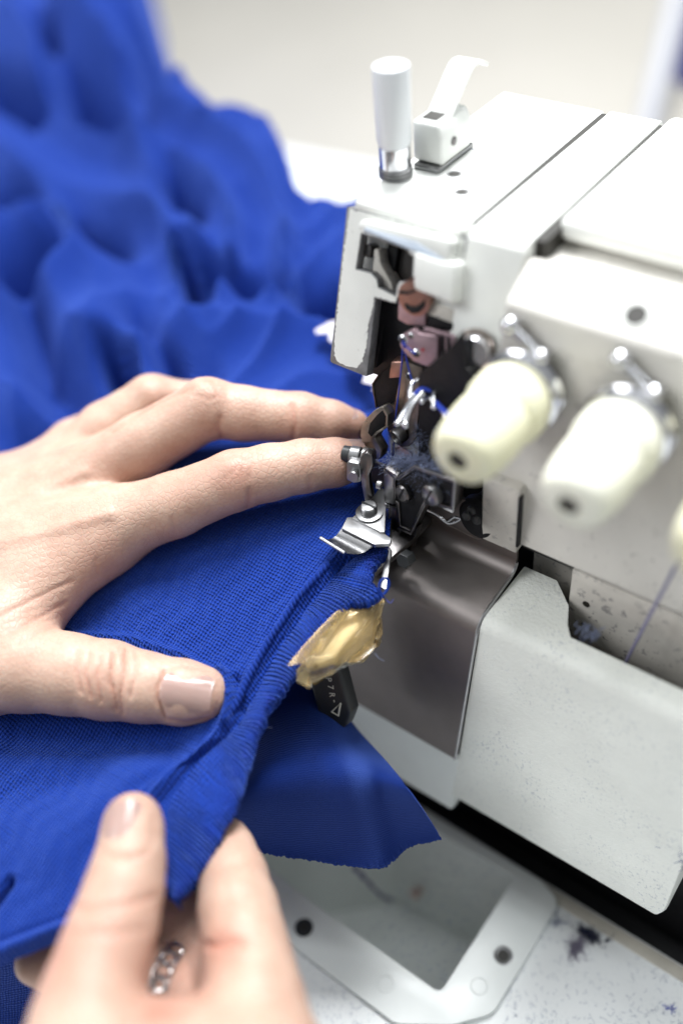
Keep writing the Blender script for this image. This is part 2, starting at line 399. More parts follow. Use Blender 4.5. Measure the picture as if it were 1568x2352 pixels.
# head: front with its two openings, top slab, side
_hf = [Z3(*p) for p in [(176, 190), (1225, 455), (1188, 800), (1140, 1085), (1112, 1230), (880, 1150), (868, 1015), (740, 960), (628, 868), (608, 1050), (425, 1000), (345, 1690), (24, 1562)]]
front = HF.poly([tuple(p[:2]) for p in fillet([(*p, 0) for p in _hf], [1, 1, 0, 0, 0, 0, 2, 2, 0, 3, 1, 1, 8], 3)])
hole1 = HF.poly(zz(Z3, [(305, 430), (765, 560), (745, 850), (640, 850), (615, 880), (600, 975), (450, 900), (440, 830), (388, 775), (255, 742)]))
prism('head_front', front, BACK * 3.5, 'primer', MC, 0.5, 2, holes=[hole1])
# enamel coat on the head front: chipped along the left and lower rim, the grey primer showing
def ragged(pts, amp, step=1.0, seed=1):
    r = np.random.default_rng(seed); out = []
    for i in range(len(pts)):
        a = np.asarray(pts[i], float); b = np.asarray(pts[(i + 1) % len(pts)], float); n = max(1, int(np.linalg.norm(b - a) / step))
        for k in range(n):
            p = a + (b - a) * k / n; out.append(tuple(p + r.normal(size=2) * amp * (0 if k == 0 and n < 2 else 1)))
    return out
coat = ragged(zz(Z3, [(196, 215), (300, 235), (760, 360), (1215, 480), (1178, 800), (1130, 1080), (1103, 1215), (888, 1140), (875, 1022), (745, 968), (640, 905),
                      (605, 1035), (415, 985), (392, 1120), (366, 1200), (356, 1330), (338, 1440), (308, 1560), (262, 1612), (150, 1590), (90, 1555), (62, 1500), (66, 1350), (80, 1180), (110, 900), (150, 560)]), 1.1, 3.5, 3)
hole1b = zz(Z3, [(296, 422), (772, 556), (752, 858), (640, 858), (622, 890), (606, 990), (445, 908), (432, 836), (384, 784), (246, 748)])
prism('paint_coat', HF.poly(coat, 0.12), -HF.n * 0.11, 'enamel', MC, 0, 2, holes=[HF.poly(hole1b, 0.12)])
# left cheek (solid strip carrying on backwards) and top
cheek = [(-29.7, 42.5, 80), (-29.7, 25.6, 41.3), (-29.7, 60, 38), (-29.7, 124, 38), (-29.7, 124, 80)]
prism('opening_shade', [np.array(p) + (8.6, 4.6 if i < 2 else 0, -2.5 if i < 2 else 0) for i, p in enumerate(cheek)], (3.6, 0, 0), 'black', MC, 0.3)  # black slab added to paint the dark inner side of the head opening
prism('side_cheek', [np.array(p) + (0.05, 3.8 if i < 2 else 0, -2.5 if i < 2 else 0) for i, p in enumerate(cheek)], (8.4, 0, 0), 'enamel', MC, 1.0)
box('head_top', (-29.8, 41.0, 79.6), (6.7, 125, 86), 'enamel', MC, 1.6, 4)
box('head_inner_wall', (-17.6, 52, 36), (7.0, 60, 79.4), 'cavity', MC, 0.5)
box('inner_casting', (-14, 62, -98), (26, 124, 79.4), 'black', MC, 0.5)
# needle bar cover standing proud of the head front
cap = HF.poly(zz(Z3, [(340, 372), (790, 505), (1150, 470), (1118, 1085), (905, 1000), (760, 950), (755, 540), (330, 425)]), 5.5)
prism('needle_bar_cover', [HF(*Z3(*p), 5.5) for p in [(752, 575), (1020, 668), (1135, 690), (1110, 1075), (910, 985), (752, 925)]], BACK * 7, 'enamel', MC, 1.3, 3)
prism('cover_lip', [HF(*Z3(*p), 5.0) for p in [(312, 402), (330, 378), (775, 505), (1015, 655), (1020, 675), (756, 590)]], BACK * 6, 'grey_lip', MC, 0.5, 2)
prism('cover_return', [HF(*Z3(*p), 0.6) for p in [(345, 330), (380, 300), (1140, 470), (1160, 500), (1130, 700), (790, 600), (760, 500), (340, 380)]], -BACK * 4.0, 'enamel', MC, 1.2, 3)
prism('grey_slide', [HF(*Z3(*p), 3.2) for p in [(312, 408), (765, 540), (742, 585), (310, 432)]], BACK * 5, 'steel', MC, 0.2)
prism('slot_block', [HF(*Z3(*p), -3) for p in [(408, 560), (452, 570), (470, 700), (560, 860), (600, 1000), (440, 900), (392, 770)]], BACK * 6, 'enamel_dirty', MC, 0.6)
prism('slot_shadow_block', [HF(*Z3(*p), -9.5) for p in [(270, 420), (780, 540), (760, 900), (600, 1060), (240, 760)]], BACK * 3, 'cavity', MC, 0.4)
prism('slot_pin', [HF(*Z3(*p), -2.5) for p in [(330, 520), (385, 540), (372, 650), (310, 625)]], BACK * 5, 'steel_dark', MC, 0.5)
prism('shelf_face', [HF(*Z3(*p), 0.8) for p in [(878, 1025), (1108, 1105), (1106, 1225), (884, 1148)]], BACK * 3, 'enamel_dirty', MC, 0.4)
# post and lifter on the head top
T = 86.0
pz = oz(909, 404, T)
lathe('thread_post', [(4.2, 0), (4.3, .6), (4.2, 3.1), (4.2, 9.0), (4.7, 10.0), (5.0, 11.0), (5.15, 30.5), (4.9, 31.2), (4.2, 31.5)], pz, (0, 0, 1), 'post_enamel', MC, 36)
lathe('post_collar', [(4.3, 3.2), (4.55, 3.4), (4.55, 9.3), (4.3, 9.5)], pz, (0, 0, 1), 'chrome', MC, 36)
for k in range(3):
    lathe('collar_ring', [(4.3, 0.2 + k * 1.0), (4.9, 0.35 + k * 1.0), (4.9, 0.8 + k * 1.0), (4.3, 1.0 + k * 1.0)], pz, (0, 0, 1), 'steel', MC, 32)
lb = oz(1000, 372, T)
# lever: bracket box and curved thumb blade, on x = const planes
def lev(px, x): return ox(*px, x)
xb = lb[0]
LP = Plane(lb + (0, 0, 0), (0, -1, 0))
prism('lever_bracket', [np.array(p) for p in [lb + (-4.5, -5, 1.8), lb + (5.5, -5, 1.8), lb + (5.5, -5, 10), lb + (4.0, -5, 13.5), lb + (-4.5, -5, 13.5)]], (0, 16, 0), 'enamel', MC, 1.0, 3)
prism('bracket_foot', [lb + (-3.5, -6.5, 0.0), lb + (5, -6.5, 0.0), lb + (5, 13, 0.0), lb + (-3.5, 13, 0.0)], (0, 0, 1.6), 'steel', MC, 0.4)
lathe('bracket_pin', [(1.25, 0), (1.25, .5), (0.9, .7)], lb + (5.4, 1.0, 7.0), (1, 0, 0), 'steel_dark', MC, 16)
prism('bracket_slot', [lb + (-3, -2.5, 13.2), lb + (2.2, -2.5, 13.2), lb + (2.2, 3.0, 13.2), lb + (-3, 3.0, 13.2)], (0, 0, 0.5), 'hole', MC, 0)
# blade strip swept through a curve, width along X
bl = [ox(*Z1(*p), lb[0]) for p in [(505, 372), (528, 315), (560, 240), (592, 165), (615, 122), (642, 106), (676, 116)]]
bl = [(p[1], p[2]) for p in bl]
blc = spline([np.array([lb[0], *p]) for p in bl], 6)
bm = bmesh.new(); rows = []
for i, p in enumerate(blc):
    t = blc[min(i + 1, len(blc) - 1)] - blc[max(i - 1, 0)]; t /= np.linalg.norm(t); nrm = np.cross(t, (1, 0, 0))
    w0, w1 = -4.0, 4.2
    rows.append([bm.verts.new(p + np.array([w0, 0, 0]) + nrm * .55), bm.verts.new(p + np.array([w1, 0, 0]) + nrm * .55), bm.verts.new(p + np.array([w1, 0, 0]) - nrm * .55), bm.verts.new(p + np.array([w0, 0, 0]) - nrm * .55)])
for i in range(len(rows) - 1):
    for k in range(4): bm.faces.new((rows[i][k], rows[i][(k + 1) % 4], rows[i + 1][(k + 1) % 4], rows[i + 1][k]))
bm.faces.new(rows[0][::-1]); bm.faces.new(rows[-1])
finish('lifter_lever', bm, 'enamel', MC, 0.5, 2, ang=50)
for q in [(1060, 441), (1043, 400)]:
    lathe('top_hole', [(1.7, 0.02), (1.7, 0.06)], oz(*q, T), (0, 0, 1), 'hole', MC, 20)
    lathe('top_hole_rim', [(1.75, 0.0), (2.1, 0.09), (2.3, 0.0)], oz(*q, T), (0, 0, 1), 'primer', MC, 20, False)

# second panel, body with shoulder and lid
prof2 = [(42.6, 86), (40.6, 84.5), (27.6, 50.5), (24, 30), (24, 26), (60, 26), (126, 26), (126, 86)]
prism('middle_panel', [(8.1, y, z) for y, z in fillet([np.array([y, z]) for y, z in prof2], [2.2, 2.2, 4, 1, 0, 0, 2, 2], 4)], (16.9, 0, 0), 'enamel', MC, 0.45)
box('seam_shade', (6.0, 46, 60), (9.0, 123, 85.55), 'hole', MC, 0)  # dark strips paint the shade inside the gaps between the top panels
box('seam_shade', (24.4, 46, 60), (28.0, 123, 85.3), 'hole', MC, 0)
profb = [(60, 80.2), (51, 79.2), (46.5, 80.3), (41.4, 82.6), (36, 79.8), (29.6, 76.2), (27.7, 68.4), (20.1, 1.6), (60, 1.6), (124, 1.6), (124, 80)]
prism('body_casting', [(26.1, y, z) for y, z in fillet([np.array(p) for p in profb], [3, 3, 2, 3, 6, 3.0, 3.5, .6, 0, 1, 1], 5)], (150, 0, 0), 'enamel_aged', MC, 0.7, 3)
box('top_lid', (26.9, 54.5, 81.2), (178, 126, 88), 'enamel', MC, 2.6, 4)
lid_n = oz(*Z1(1110, 770), 88)
bm = bmesh.new()
add_prism(bm, [lid_n + (0, 0, 0), lid_n + (9.5, -.5, 0), lid_n + (8.2, 10.5, 0)], (0, 0, 0.25)); finish('lid_notch', bm, 'chute', MC, 0)  # thin raised triangle, its duller colour stands in for a shaded recess
oh = on(1460, 724, (0, 29.6, 76.35), (0, -.49, .872))
lathe('oil_hole', [(2.9, -1.5), (2.9, 0.15)], oh, (0, -.49, .872), 'hole', MC, 26)
lathe('oil_hole_rim', [(2.9, 0.0), (3.4, 0.25), (3.9, 0.0)], oh, (0, -.49, .872), 'enamel', MC, 26, False)
# lower body behind the cover
box('lower_casting', (56, 20.6, -40), (176, 122, 0.2), 'enamel_dirty', MC, 0.5)
box('recessed_casting', (38.5, 31, -60), (57, 122, 1.2), 'enamel_dirty', MC, 0.5)
box('stained_corner', (26.6, 18.9, -1.5), (38.6, 26, 24), 'enamel_dirty', MC, 0.6)
box('panel_seam', (38.4, 18.6, 1.7), (39.2, 20.5, 22), 'black', MC, 0.1)
box('groove_filler', (39, 22, -1.2), (176, 60, 3), 'black', MC, 0.1)
lathe('panel_hole', [(1.1, 0), (1.1, 0.2)], oy(1345, 1387, 20.6), (0, -1, 0), 'hole', MC, 16)
box('base_pan', (-60, 0, -176), (190, 128, -150), 'black', MC, 1)
box('base_casting', (-14, 6, -150), (178, 122, -96), 'black', MC, 1)

# lower front cover with grained enamel
ca = [CF(*q) for q in [(1094, 1442), (1060, 1746)]]
def cf(x, z): return np.array([x, -2 - (z + 18) * -0.22 * -1, z])
def cfp(x, z): return np.array([x, -2.0 + 0.22 * (z + 18), z])
prc = fillet([np.array([14.0, -12.0]), np.array([-0.6, -12.4]), np.array([-17.9, -90.5]), np.array([-11, -91])], [0.8, 5.0, 2.2, .8], 7)
# outline with rounded lower right corner, then thickened backwards with a rolled top
def cover_mesh(name, x0, x1, ztop, zbot, back, rc, m, top=True):
    nz, nx = 40, 40; bm = bmesh.new()
    # profile from the top back edge over the roll and down the face
    pr = ([np.array([7.2, -12.0])] if top else []) + ([np.array([-1.2, -12.3])] if top else [np.array([-2 + .22 * (ztop + 18), ztop])]) + [np.array([-2 + .22 * (zbot + 18), zbot]), np.array([-2 + .22 * (zbot + 18) + back, zbot + 1])]
    pr = fillet(pr, [0.5, 4.5, 2.0, .5] if top else [.3, 1.5, .3], 8, closed=False)
    dense = []
    for a, b in zip(pr[:-1], pr[1:]):
        n = max(1, int(np.linalg.norm(b - a) / 2.5))
        for k in range(n): dense.append(a + (b - a) * k / n)
    dense.append(pr[-1]); rows = []
    for y, z in dense:
        xe = x1
        if rc and z < zbot + rc: xe = x1 - rc + math.sqrt(max(0, rc * rc - (zbot + rc - max(z, zbot)) ** 2))
        rows.append([bm.verts.new((x0 + (xe - x0) * k / nx, y, z)) for k in range(nx + 1)])
    for i in range(len(rows) - 1):
        for k in range(nx): bm.faces.new((rows[i][k], rows[i][k + 1], rows[i + 1][k + 1], rows[i + 1][k]))
    # right return
    prev = None
    for i, (y, z) in enumerate(dense):
        v = rows[i][-1]; w = bm.verts.new((v.co.x + 0.6, max(y + 0.5, 16), z)); w0 = bm.verts.new((v.co.x + 0.5, v.co.y + 1.2, v.co.z))
        if prev: bm.faces.new((prev[0], v, w0, prev[1])); bm.faces.new((prev[1], w0, w, prev[2]))
        prev = (v, w0, w)
    prev = None
    for i, (y, z) in enumerate(dense):
        v = rows[i][0]; w = bm.verts.new((v.co.x, y + 1.5, z + (0.0)))
        if prev: bm.faces.new((prev[1], w, v, prev[0]))
        prev = (v, w)
    return finish(name, bm, m, MC, 0)
cover_mesh('front_cover', 38.8, 113.2, -12, -91, 8, 7, 'enamel_grain')
# cover shelf reaching back beside the steel plate
prism('cover_shelf', fillet([np.array(p) for p in [(38.9, 6.4, -12.08), (38.9, 24.5, -12.08), (50, 24.5, -12.08), (57.5, 17.5, -12.08), (60.5, 11, -12.08), (64, 6.4, -12.08)]], [0, .5, 1, 3, 4, 0], 4), (0, 0, -1.4), 'enamel_grain', MC, 0)
cover_mesh('cover_lower_strip', -34, 38.6, -69.5, -97.5, 8, 0, 'chute', top=False)
box('cover_back', (-34, 2, -96), (112, 18, -30), 'black', MC, 0.4)

# polished steel guard plate, one bent sheet
gp = fillet([np.array([22.4, 9.0]), np.array([21.6, -11.2]), np.array([-0.8, -13.6]), np.array([-13.9, -70.6])], [0, 5.5, 6.5, 0], 9, closed=False)
gp2 = []
for i, p in enumerate(gp):
    t = gp[min(i + 1, len(gp) - 1)] - gp[max(i - 1, 0)]; t /= np.linalg.norm(t); gp2.append(p + np.array([-t[1], t[0]]) * -1.0)
bm = bmesh.new(); N = len(gp); v0 = [[bm.verts.new((x, y, z)) for y, z in (gp[i], gp2[i])] for i in range(N) for x in (-22,)]; v1 = [[bm.verts.new((37.9, y, z)) for y, z in (gp[i], gp2[i])] for i in range(N)]
for i in range(N - 1):
    for k in (0, 1):
        bm.faces.new((v0[i][k], v1[i][k], v1[i + 1][k], v0[i + 1][k]) if k == 0 else (v0[i + 1][k], v1[i + 1][k], v1[i][k], v0[i][k]))
    bm.faces.new((v1[i][0], v1[i][1], v1[i + 1][1], v1[i + 1][0])); bm.faces.new((v0[i][1], v0[i][0], v0[i + 1][0], v0[i + 1][1]))
bm.faces.new((v0[0][0], v0[0][1], v1[0][1], v1[0][0])); bm.faces.new((v0[-1][1], v0[-1][0], v1[-1][0], v1[-1][1]))
guard = finish('guard_plate', bm, 'plate', MC, 0)
gr = [np.array([38.15, y, z]) for y, z in gp2]
tube('plate_rim', gr[2:], 0.55, 'steel', MC, 8)
# upper lip of the guard plate with the cut-out for the looper shaft
lip = [oy(*Z2(*p), 21.3) for p in [(780, 1400), (870, 1424), (1100, 1530), (1215, 1590), (1262, 1608), (1310, 1606), (1342, 1586), (1356, 1560), (1352, 1500), (1530, 1500), (1530, 1720)]]
lip = [p for p in lip] + [np.array([37.8, 21.3, -6]), np.array([-4, 21.3, -6])]
prism('plate_upper_lip', lip, (0, 1.0, 0), 'plate', MC, 0.2)
tube('lip_edge', [oy(*Z2(*p), 21.0) for p in [(780, 1400), (870, 1424), (1100, 1530), (1215, 1590), (1262, 1608), (1310, 1606), (1342, 1586), (1356, 1560)]], 0.28, 'steel_brown', MC, 6)

# looper shaft in the dark recess
bl0 = P(*Z2(1240, 1480), 296)
lathe('looper_shaft', [(0.5, 0), (6.0, 0.4), (7.2, 1.6), (7.4, 4), (6, 6), (6, 20)], bl0, (0.1, 1, -.1), 'black', MC, 28)
for q in [(1165, 1450), (1240, 1480), (1200, 1410)]:
    lathe('shaft_bolt', [(0.2, 0), (1.3, .3), (1.5, 1.0)], P(*Z2(*q), 291), (0.1, 1, -.2), 'black_plastic', MC, 14)
tube('looper_spring', [P(*Z2(*p), 296) for p in [(890, 1395), (960, 1430), (1030, 1480), (1085, 1450), (1130, 1465), (1050, 1495), (990, 1455)]], 0.5, 'chrome', MC, 8, 5)
prism('recess_wall', [oy(*Z2(*p), 34) for p in [(600, 1000), (1400, 1150), (1400, 1750), (600, 1600)]], (0, 3, 0), 'black', MC, 0.3)

# ---- tension knobs: part tension_knob > sub-parts
def knob(x, m, tip_y=-8.5, z=56.0):
    o0 = np.array([x, 27.9, z]); ax = np.array([0.0, -1.0, -0.02])
    L0 = 36.4
    k = lathe('tension_knob', [(6.0, 8.5), (10.6, 8.8), (11.0, 9.6), (11.0, 15.0), (10.2, 16.6), (9.6, 17.6), (9.9, 19), (10.0, 22), (9.7, 28), (8.8, 33.6), (7.8, 35.7), (6.2, 36.7), (2.9, 37.0), (2.6, 36.2), (2.6, 31)],
              o0, ax, m, MC, 48)
    def sub(name, prof, mm, n=36, at=o0, a=ax):
        bm = bmesh.new(); add_lathe(bm, prof, at, a, n); return finish(name, bm, mm, k)
    sub('tension_disc', [(3, 4.6), (11.2, 5.4), (12.0, 6.3), (11.4, 7.4), (9, 8.4), (5, 8.6)], 'chrome', 44)
    sub('tension_disc', [(3, 2.9), (10.8, 3.3), (11.6, 4.0), (10.6, 4.9), (4, 5.2)], 'chrome', 44)
    sub('mounting_flange', [(7.5, 0.1), (9.6, 0.4), (9.6, 2.6), (6, 3.0)], 'steel_dark', 36)
    sub('spindle_hole', [(2.5, 31.2), (2.5, 36.5)], 'hole', 18)
    # wire guide above the knob: two ball ends on a bar
    g0, g1 = o0 + (-5.5, -2.5, 16.8), o0 + (4.5, -4.0, 11.5)
    bm = bmesh.new(); add_tube(bm, [g0, g1], 1.25, 12)
    for g, r in ((g0, 2.5), (g1, 2.2)):
        bmesh.ops.create_uvsphere(bm, u_segments=20, v_segments=12, radius=r, matrix=Matrix.Translation(Vector(g)))
    add_tube(bm, [g0 + (0, 0, 0), g0 + (0, 4.5, -1)], 1.2, 12); add_tube(bm, [g1, g1 + (0, 5.5, -1)], 1.2, 12)
    finish('wire_guide', bm, 'chrome', k)
    return k
knob(35.4, 'knob'); knob(65.2, 'knob_overlit'); knob(97.5, 'knob')

# ---- needle mechanism in the head
MP = Plane(P(*Z3(800, 1400), 281), (0, -1, 0.2))
def mpl(pts, off=0.0): return [MP(*Z3(*p), off) for p in pts]
prism('needle_clamp', mpl([(628, 965), (650, 900), (850, 1010), (862, 1255), (700, 1235), (618, 1190)], 1.5), (0, 8, 0), 'pink_steel', MC, 0.5)
cu = MP(*Z3(755, 1010), 2.4)
lathe('copper_bush', [(2.0, 0), (5.2, 0.3), (5.2, 7)], cu, (0, 1, -.1), 'copper', MC, 28)
prism('clamp_slot', mpl([(628, 965), (700, 968), (770, 948), (770, 930), (700, 948), (628, 942)], 3.0), (0, 1.5, 0), 'black', MC, 0.15)
prism('clamp_notch', mpl([(672, 1050), (690, 1095), (745, 1140), (805, 1132), (850, 1080), (852, 1015), (818, 1050), (770, 1082), (718, 1078)], 2.8), (0, 1.5, 0), 'black', MC, 0.2)
tk = mpl([(640, 1335), (700, 1300), (765, 1272), (800, 1310), (968, 1330), (968, 1545), (920, 1610), (840, 1590), (760, 1558), (690, 1490), (640, 1420)], 4)
prism('take_up_plate', fillet(tk, 1.0, 3), (0, 1.6, 0), 'pink_steel', MC, 0.3)
for q, r in [((663, 1375), 1.15), ((733, 1335), 0.75), ((777, 1495), 1.05), ((735, 1480), 0.3)]:
    c0 = MP(*Z3(*q), 4.15)
    lathe('eyelet', [(r * .82, 0.15), (r, -0.05), (r * 1.35, 0.2), (r * 1.5, 0.45)], c0, (0, 1, 0), 'chrome', MC, 20, False)
    lathe('eyelet_hole', [(r * .95, 0), (r * .95, .3)], c0 + (0, -.02, 0), (0, 1, 0), 'hole', MC, 18)
lathe('red_dot', [(0.55, 0), (0.5, .25)], MP(*Z3(840, 1457), 4.1), (0, 1, 0), 'red', MC, 14)
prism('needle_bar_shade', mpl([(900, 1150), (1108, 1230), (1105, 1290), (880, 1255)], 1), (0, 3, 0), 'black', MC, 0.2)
prism('slotted_slide', mpl([(985, 1320), (1110, 1350), (1100, 1660), (985, 1650)], 2.5), (0, 5, 0), 'pink_steel', MC, 0.3)
for x in (1000, 1050):
    prism('slide_groove', mpl([(x, 1330), (x + 22, 1336), (x + 18, 1640), (x - 4, 1630)], 3.0), (0, 1.2, 0), 'black', MC, 0.1)
tube('slide_edge', mpl([(860, 1265), (1110, 1335), (1120, 1420), (1100, 1500), (1085, 1600), (1075, 1700)], 3.6), 0.55, 'pink_steel', MC, 8)
prism('brass_block', mpl([(560, 1560), (660, 1560), (655, 1700), (540, 1710)], -1.5), (0, 5, 0), 'copper', MC, 0.4)
prism('mechanism_housing', mpl([(390, 1050), (650, 1060), (900, 1200), (1130, 1250), (1110, 1900), (380, 1660)], -5), (0, 4, 0), 'black', MC, 0.4)
prism('mechanism_backplate', [oy(x, y, 21.5) for x, y in [(1030, 800), (1062, 760), (1070, 850), (1100, 880), (1113, 1000), (1113, 1120), (960, 1120), (960, 860)]], (0, 1.0, 0), 'black', MC, 0.3)
# chrome boss right of the head
lathe('guide_boss', [(4.4, 0), (4.6, .3), (4.6, 2.4), (3.2, 2.9), (3.0, 6.5)], P(1083, 812, 263), (-.25, 1, -.2), 'chrome', MC, 28)
lathe('boss_ring', [(5.0, 2.4), (5.6, 2.8), (5.6, 4.2), (5.0, 4.6)], P(1083, 812, 263), (-.25, 1, -.2), 'steel_brown', MC, 28)
tube('boss_stem', [P(1078, 850, 268), P(1075, 905, 270), P(1066, 960, 272)], 2.2, 'steel_dark', MC, 12)

# black needle guard, long steel guard bar
NB = Plane(P(930, 950, 300), (0, -1, 0.15))
def nb(pts, off=0.0): return [NB(*Z2(*p), off) for p in pts]
prism('needle_guard', fillet(nb([(492, 470), (540, 400), (610, 345), (700, 330), (690, 440), (650, 625), (610, 640), (520, 645), (508, 560)], -1), 0.6, 3), (0, 1.2, 0), 'black', MC, 0.25)
tube('guard_edge', nb([(535, 405), (492, 468), (496, 520), (508, 580), (518, 648)], -0.9), 0.32, 'steel_brown', MC, 6)
bar = nb([(715, 300), (850, 352), (835, 540), (812, 860), (760, 930), (700, 935), (615, 860), (598, 800), (600, 700), (618, 625), (650, 622)], 1.5)
prism('guard_bar', fillet(bar, [.3, .5, .2, 1, 1, 1, 1, .4, .5, .6, .3], 3), (0, 1.8, 0), 'steel_brown', MC, 0.25)
lathe('bar_hole', [(0.95, 0), (0.95, .3)], NB(*Z2(757, 420), 1.7), (0, 1, 0), 'hole', MC, 18)
lathe('bar_hole_rim', [(0.95, .1), (1.2, -0.05), (1.45, .2)], NB(*Z2(757, 420), 1.7), (0, 1, 0), 'steel', MC, 18, False)
c0 = NB(*Z2(652, 868), 4.2)
ca_ = np.array([-.28, -1, -.12]); ca_ = ca_ / np.linalg.norm(ca_)
lathe('threaded_collar', [(2.6, -3.2), (2.75, -3.0), (2.75, -.2), (2.45, 0.1), (1.85, .1), (1.75, -.2), (1.75, -2.6)], c0, ca_, 'steel', MC, 30, False)
lathe('collar_bore', [(1.74, -2.5), (1.74, -2.4)], c0, ca_, 'hole', MC, 20)
bm = bmesh.new()
u, v, a = frame_of(ca_)
add_tube(bm, [c0 + a * (-2.0 + 1.9 * k / 96) + (u * math.cos(k * 2 * math.pi / 20) + v * math.sin(k * 2 * math.pi / 20)) * 1.62 for k in range(97)], 0.20, 6)
finish('screw_thread', bm, 'steel', MC)
prism('pale_clip', nb([(650, 940), (690, 930), (775, 985), (770, 1020), (700, 1010), (660, 1030)], 0.5), (0, 1, 0), 'pink_steel', MC, 0.2)
tube('needle', [NB(*Z2(642, 900), -.6), NB(*Z2(640, 1330), -.6)], 0.45, 'steel', MC, 8)
# dark looper carriage behind the hooks
LCp = Plane(P(1000, 930, 292), (0, -1, 0.1))
prism('looper_carriage', [LCp(*Z2(*p)) for p in [(845, 560), (1010, 480), (1110, 560), (1130, 800), (1010, 1010), (840, 1020), (800, 760)]], (0, 6, 0), 'black_plastic', MC, 0.8)
prism('carriage_plate', [LCp(*Z2(*p), 3) for p in [(870, 560), (960, 520), (1060, 640), (950, 860), (850, 760)]], (0, 2, 0), 'steel_dark', MC, 0.4)
# chrome thread hooks, ends with little balls
def hook(pts, d0, d1, r=0.95, balls=True):
    r *= 0.78
    n = len(pts); q = [P(*Z2(*p), d0 + (d1 - d0) * i / (n - 1)) for i, p in enumerate(pts)]
    bm = bmesh.new(); add_tube(bm, spline(q, 6), r, 12)
    if balls:
        for e in (q[0], q[-1]): bmesh.ops.create_uvsphere(bm, u_segments=16, v_segments=10, radius=r * 1.25, matrix=Matrix.Translation(Vector(e)))
    return finish('thread_hook', bm, 'chrome', MC)
hook([(925, 310), (900, 380), (850, 425), (790, 455), (770, 500), (768, 570)], 283, 279)
hook([(1075, 330), (1062, 410), (1000, 470), (962, 510), (940, 560), (938, 640)], 279, 274)
hook([(960, 385), (930, 430), (905, 470)], 281, 280, 0.8)
hook([(855, 540), (805, 590), (770, 640), (745, 700), (730, 770)], 277, 275, 1.15)
hook([(800, 550), (740, 650), (700, 710), (672, 760)], 278, 276, 1.0)
hook([(960, 460), (905, 560), (850, 600)], 279, 277, 0.9)
hook([(905, 555), (930, 600), (990, 660), (1020, 720)], 278, 276, 0.6, False)

# ---- presser bar lever, clamp, presser foot
PL_ = Plane(P(840, 1010, 305), (0.25, -1, 0.15))
def plv(pts, off=0.0): return [PL_(*Z2(*p), off) for p in pts]
prism('lifting_arm', fillet(plv([(562, 632), (600, 700), (598, 790), (520, 842), (505, 870), (556, 960), (545, 1010), (505, 1050), (470, 1000), (425, 930), (398, 850), (408, 780), (445, 720), (500, 665)]), 0.7, 3), (0.6, 3.0, 0), 'steel_warm', MC, 0.6, 3)
prism('arm_recess', plv([(560, 665), (585, 710), (580, 780), (505, 830), (480, 860), (455, 830), (470, 760), (520, 700)], 0.15), (0.1, 0.5, 0), 'black', MC, 0.1)
ax = np.array([0.95, 0.30, 0.0]); ax /= np.linalg.norm(ax)
pc = P(*Z2(285, 985), 302)
lathe('clamp_pin', [(2.2, -0.6), (2.7, -0.3), (2.7, 2.2), (2.3, 2.4)], pc, ax, 'black_plastic', MC, 24)
lathe('clamp_ring', [(2.7, 1.9), (3.0, 2.2), (3.0, 5.0), (2.7, 5.3)], pc, ax, 'steel', MC, 30)
lathe('clamp_ring', [(2.7, 5.7), (3.1, 6.0), (3.1, 9.0), (2.7, 9.4)], pc, ax, 'steel', MC, 30)
FP = Plane(P(850, 1110, 299), (0.45, -1, 0.25))
def fp(pts, off=0.0): return [FP(*Z2(*p), off) for p in pts]
prism('clamp_arm', fillet(fp([(400, 1010), (440, 975), (485, 1000), (490, 1075), (462, 1140), (468, 1220), (490, 1310), (458, 1335), (430, 1330), (412, 1230), (396, 1130)]), 0.6, 3), (-0.8, 2.4, 0), 'steel_dark', MC, 0.5, 2)
prism('clamp_body', fillet(fp([(300, 1040), (395, 1060), (405, 1190), (350, 1200), (300, 1175)], 0.2), 0.8, 3), (-1, 3, 0), 'steel', MC, 0.6, 2)
lathe('clamp_screw', [(1.6, 0), (1.75, .3), (1.75, 1.6), (1.2, 2.6)], FP(*Z2(345, 1155), 2.6), (-.4, 1, -.2), 'steel', MC, 22)
# foot: arm plate, sole, curved toe, lip, screw.  the sole lies in x/y with a slight tilt
def sole(pts, z): return [oz(*Z2(*p), z) for p in pts]
prism('foot_arm', fillet(sole([(335, 1455), (440, 1360), (545, 1230), (590, 1250), (585, 1420), (580, 1560), (545, 1555)], 5.2), 0.5, 3), (0, 0, -1.6), 'steel', MC, 0.35, 2)
prism('foot_plate', fillet(sole([(303, 1450), (345, 1448), (480, 1505), (628, 1605), (618, 1640), (500, 1648), (262, 1530)], 4.6), 0.5, 3), (0, 0, -1.5), 'steel', MC, 0.4, 3)
prism('foot_step', sole([(372, 1448), (395, 1440), (560, 1545), (548, 1565)], 5.0), (0, 0, -1), 'steel_dark', MC, 0.2)
bm = bmesh.new(); tl = [oz(*Z2(*p), 3.6) for p in [(262, 1530), (500, 1648)]]
td = oz(*Z2(300, 1720), 4.6); e0 = oz(*Z2(108, 1606), 5.2); e1 = oz(*Z2(285, 1712), 5.2)
nrow = 12; rows = []
for i in range(nrow + 1):
    f = i / nrow
    a_ = tl[0] * (1 - f) + e0 * f; b_ = tl[1] * (1 - f) + (e1 + (tl[1] - tl[0]) * 0.42) * f * 0 + (tl[1] * 0 + e1 * 1.0) * f
    sag = -2.6 * math.sin(math.pi * min(1, f * 1.02)) * (1 - 0.25 * f)
    row = []
    for k in range(9):
        g = k / 8; p = a_ * (1 - g) + b_ * g; p = p + np.array([0, 0, sag]); row.append(bm.verts.new(p))
    rows.append(row)
top = rows
for i in range(nrow):
    for k in range(8): bm.faces.new((rows[i][k], rows[i][k + 1], rows[i + 1][k + 1], rows[i + 1][k]))
bmesh.ops.solidify(bm, geom=bm.faces[:], thickness=0.9)
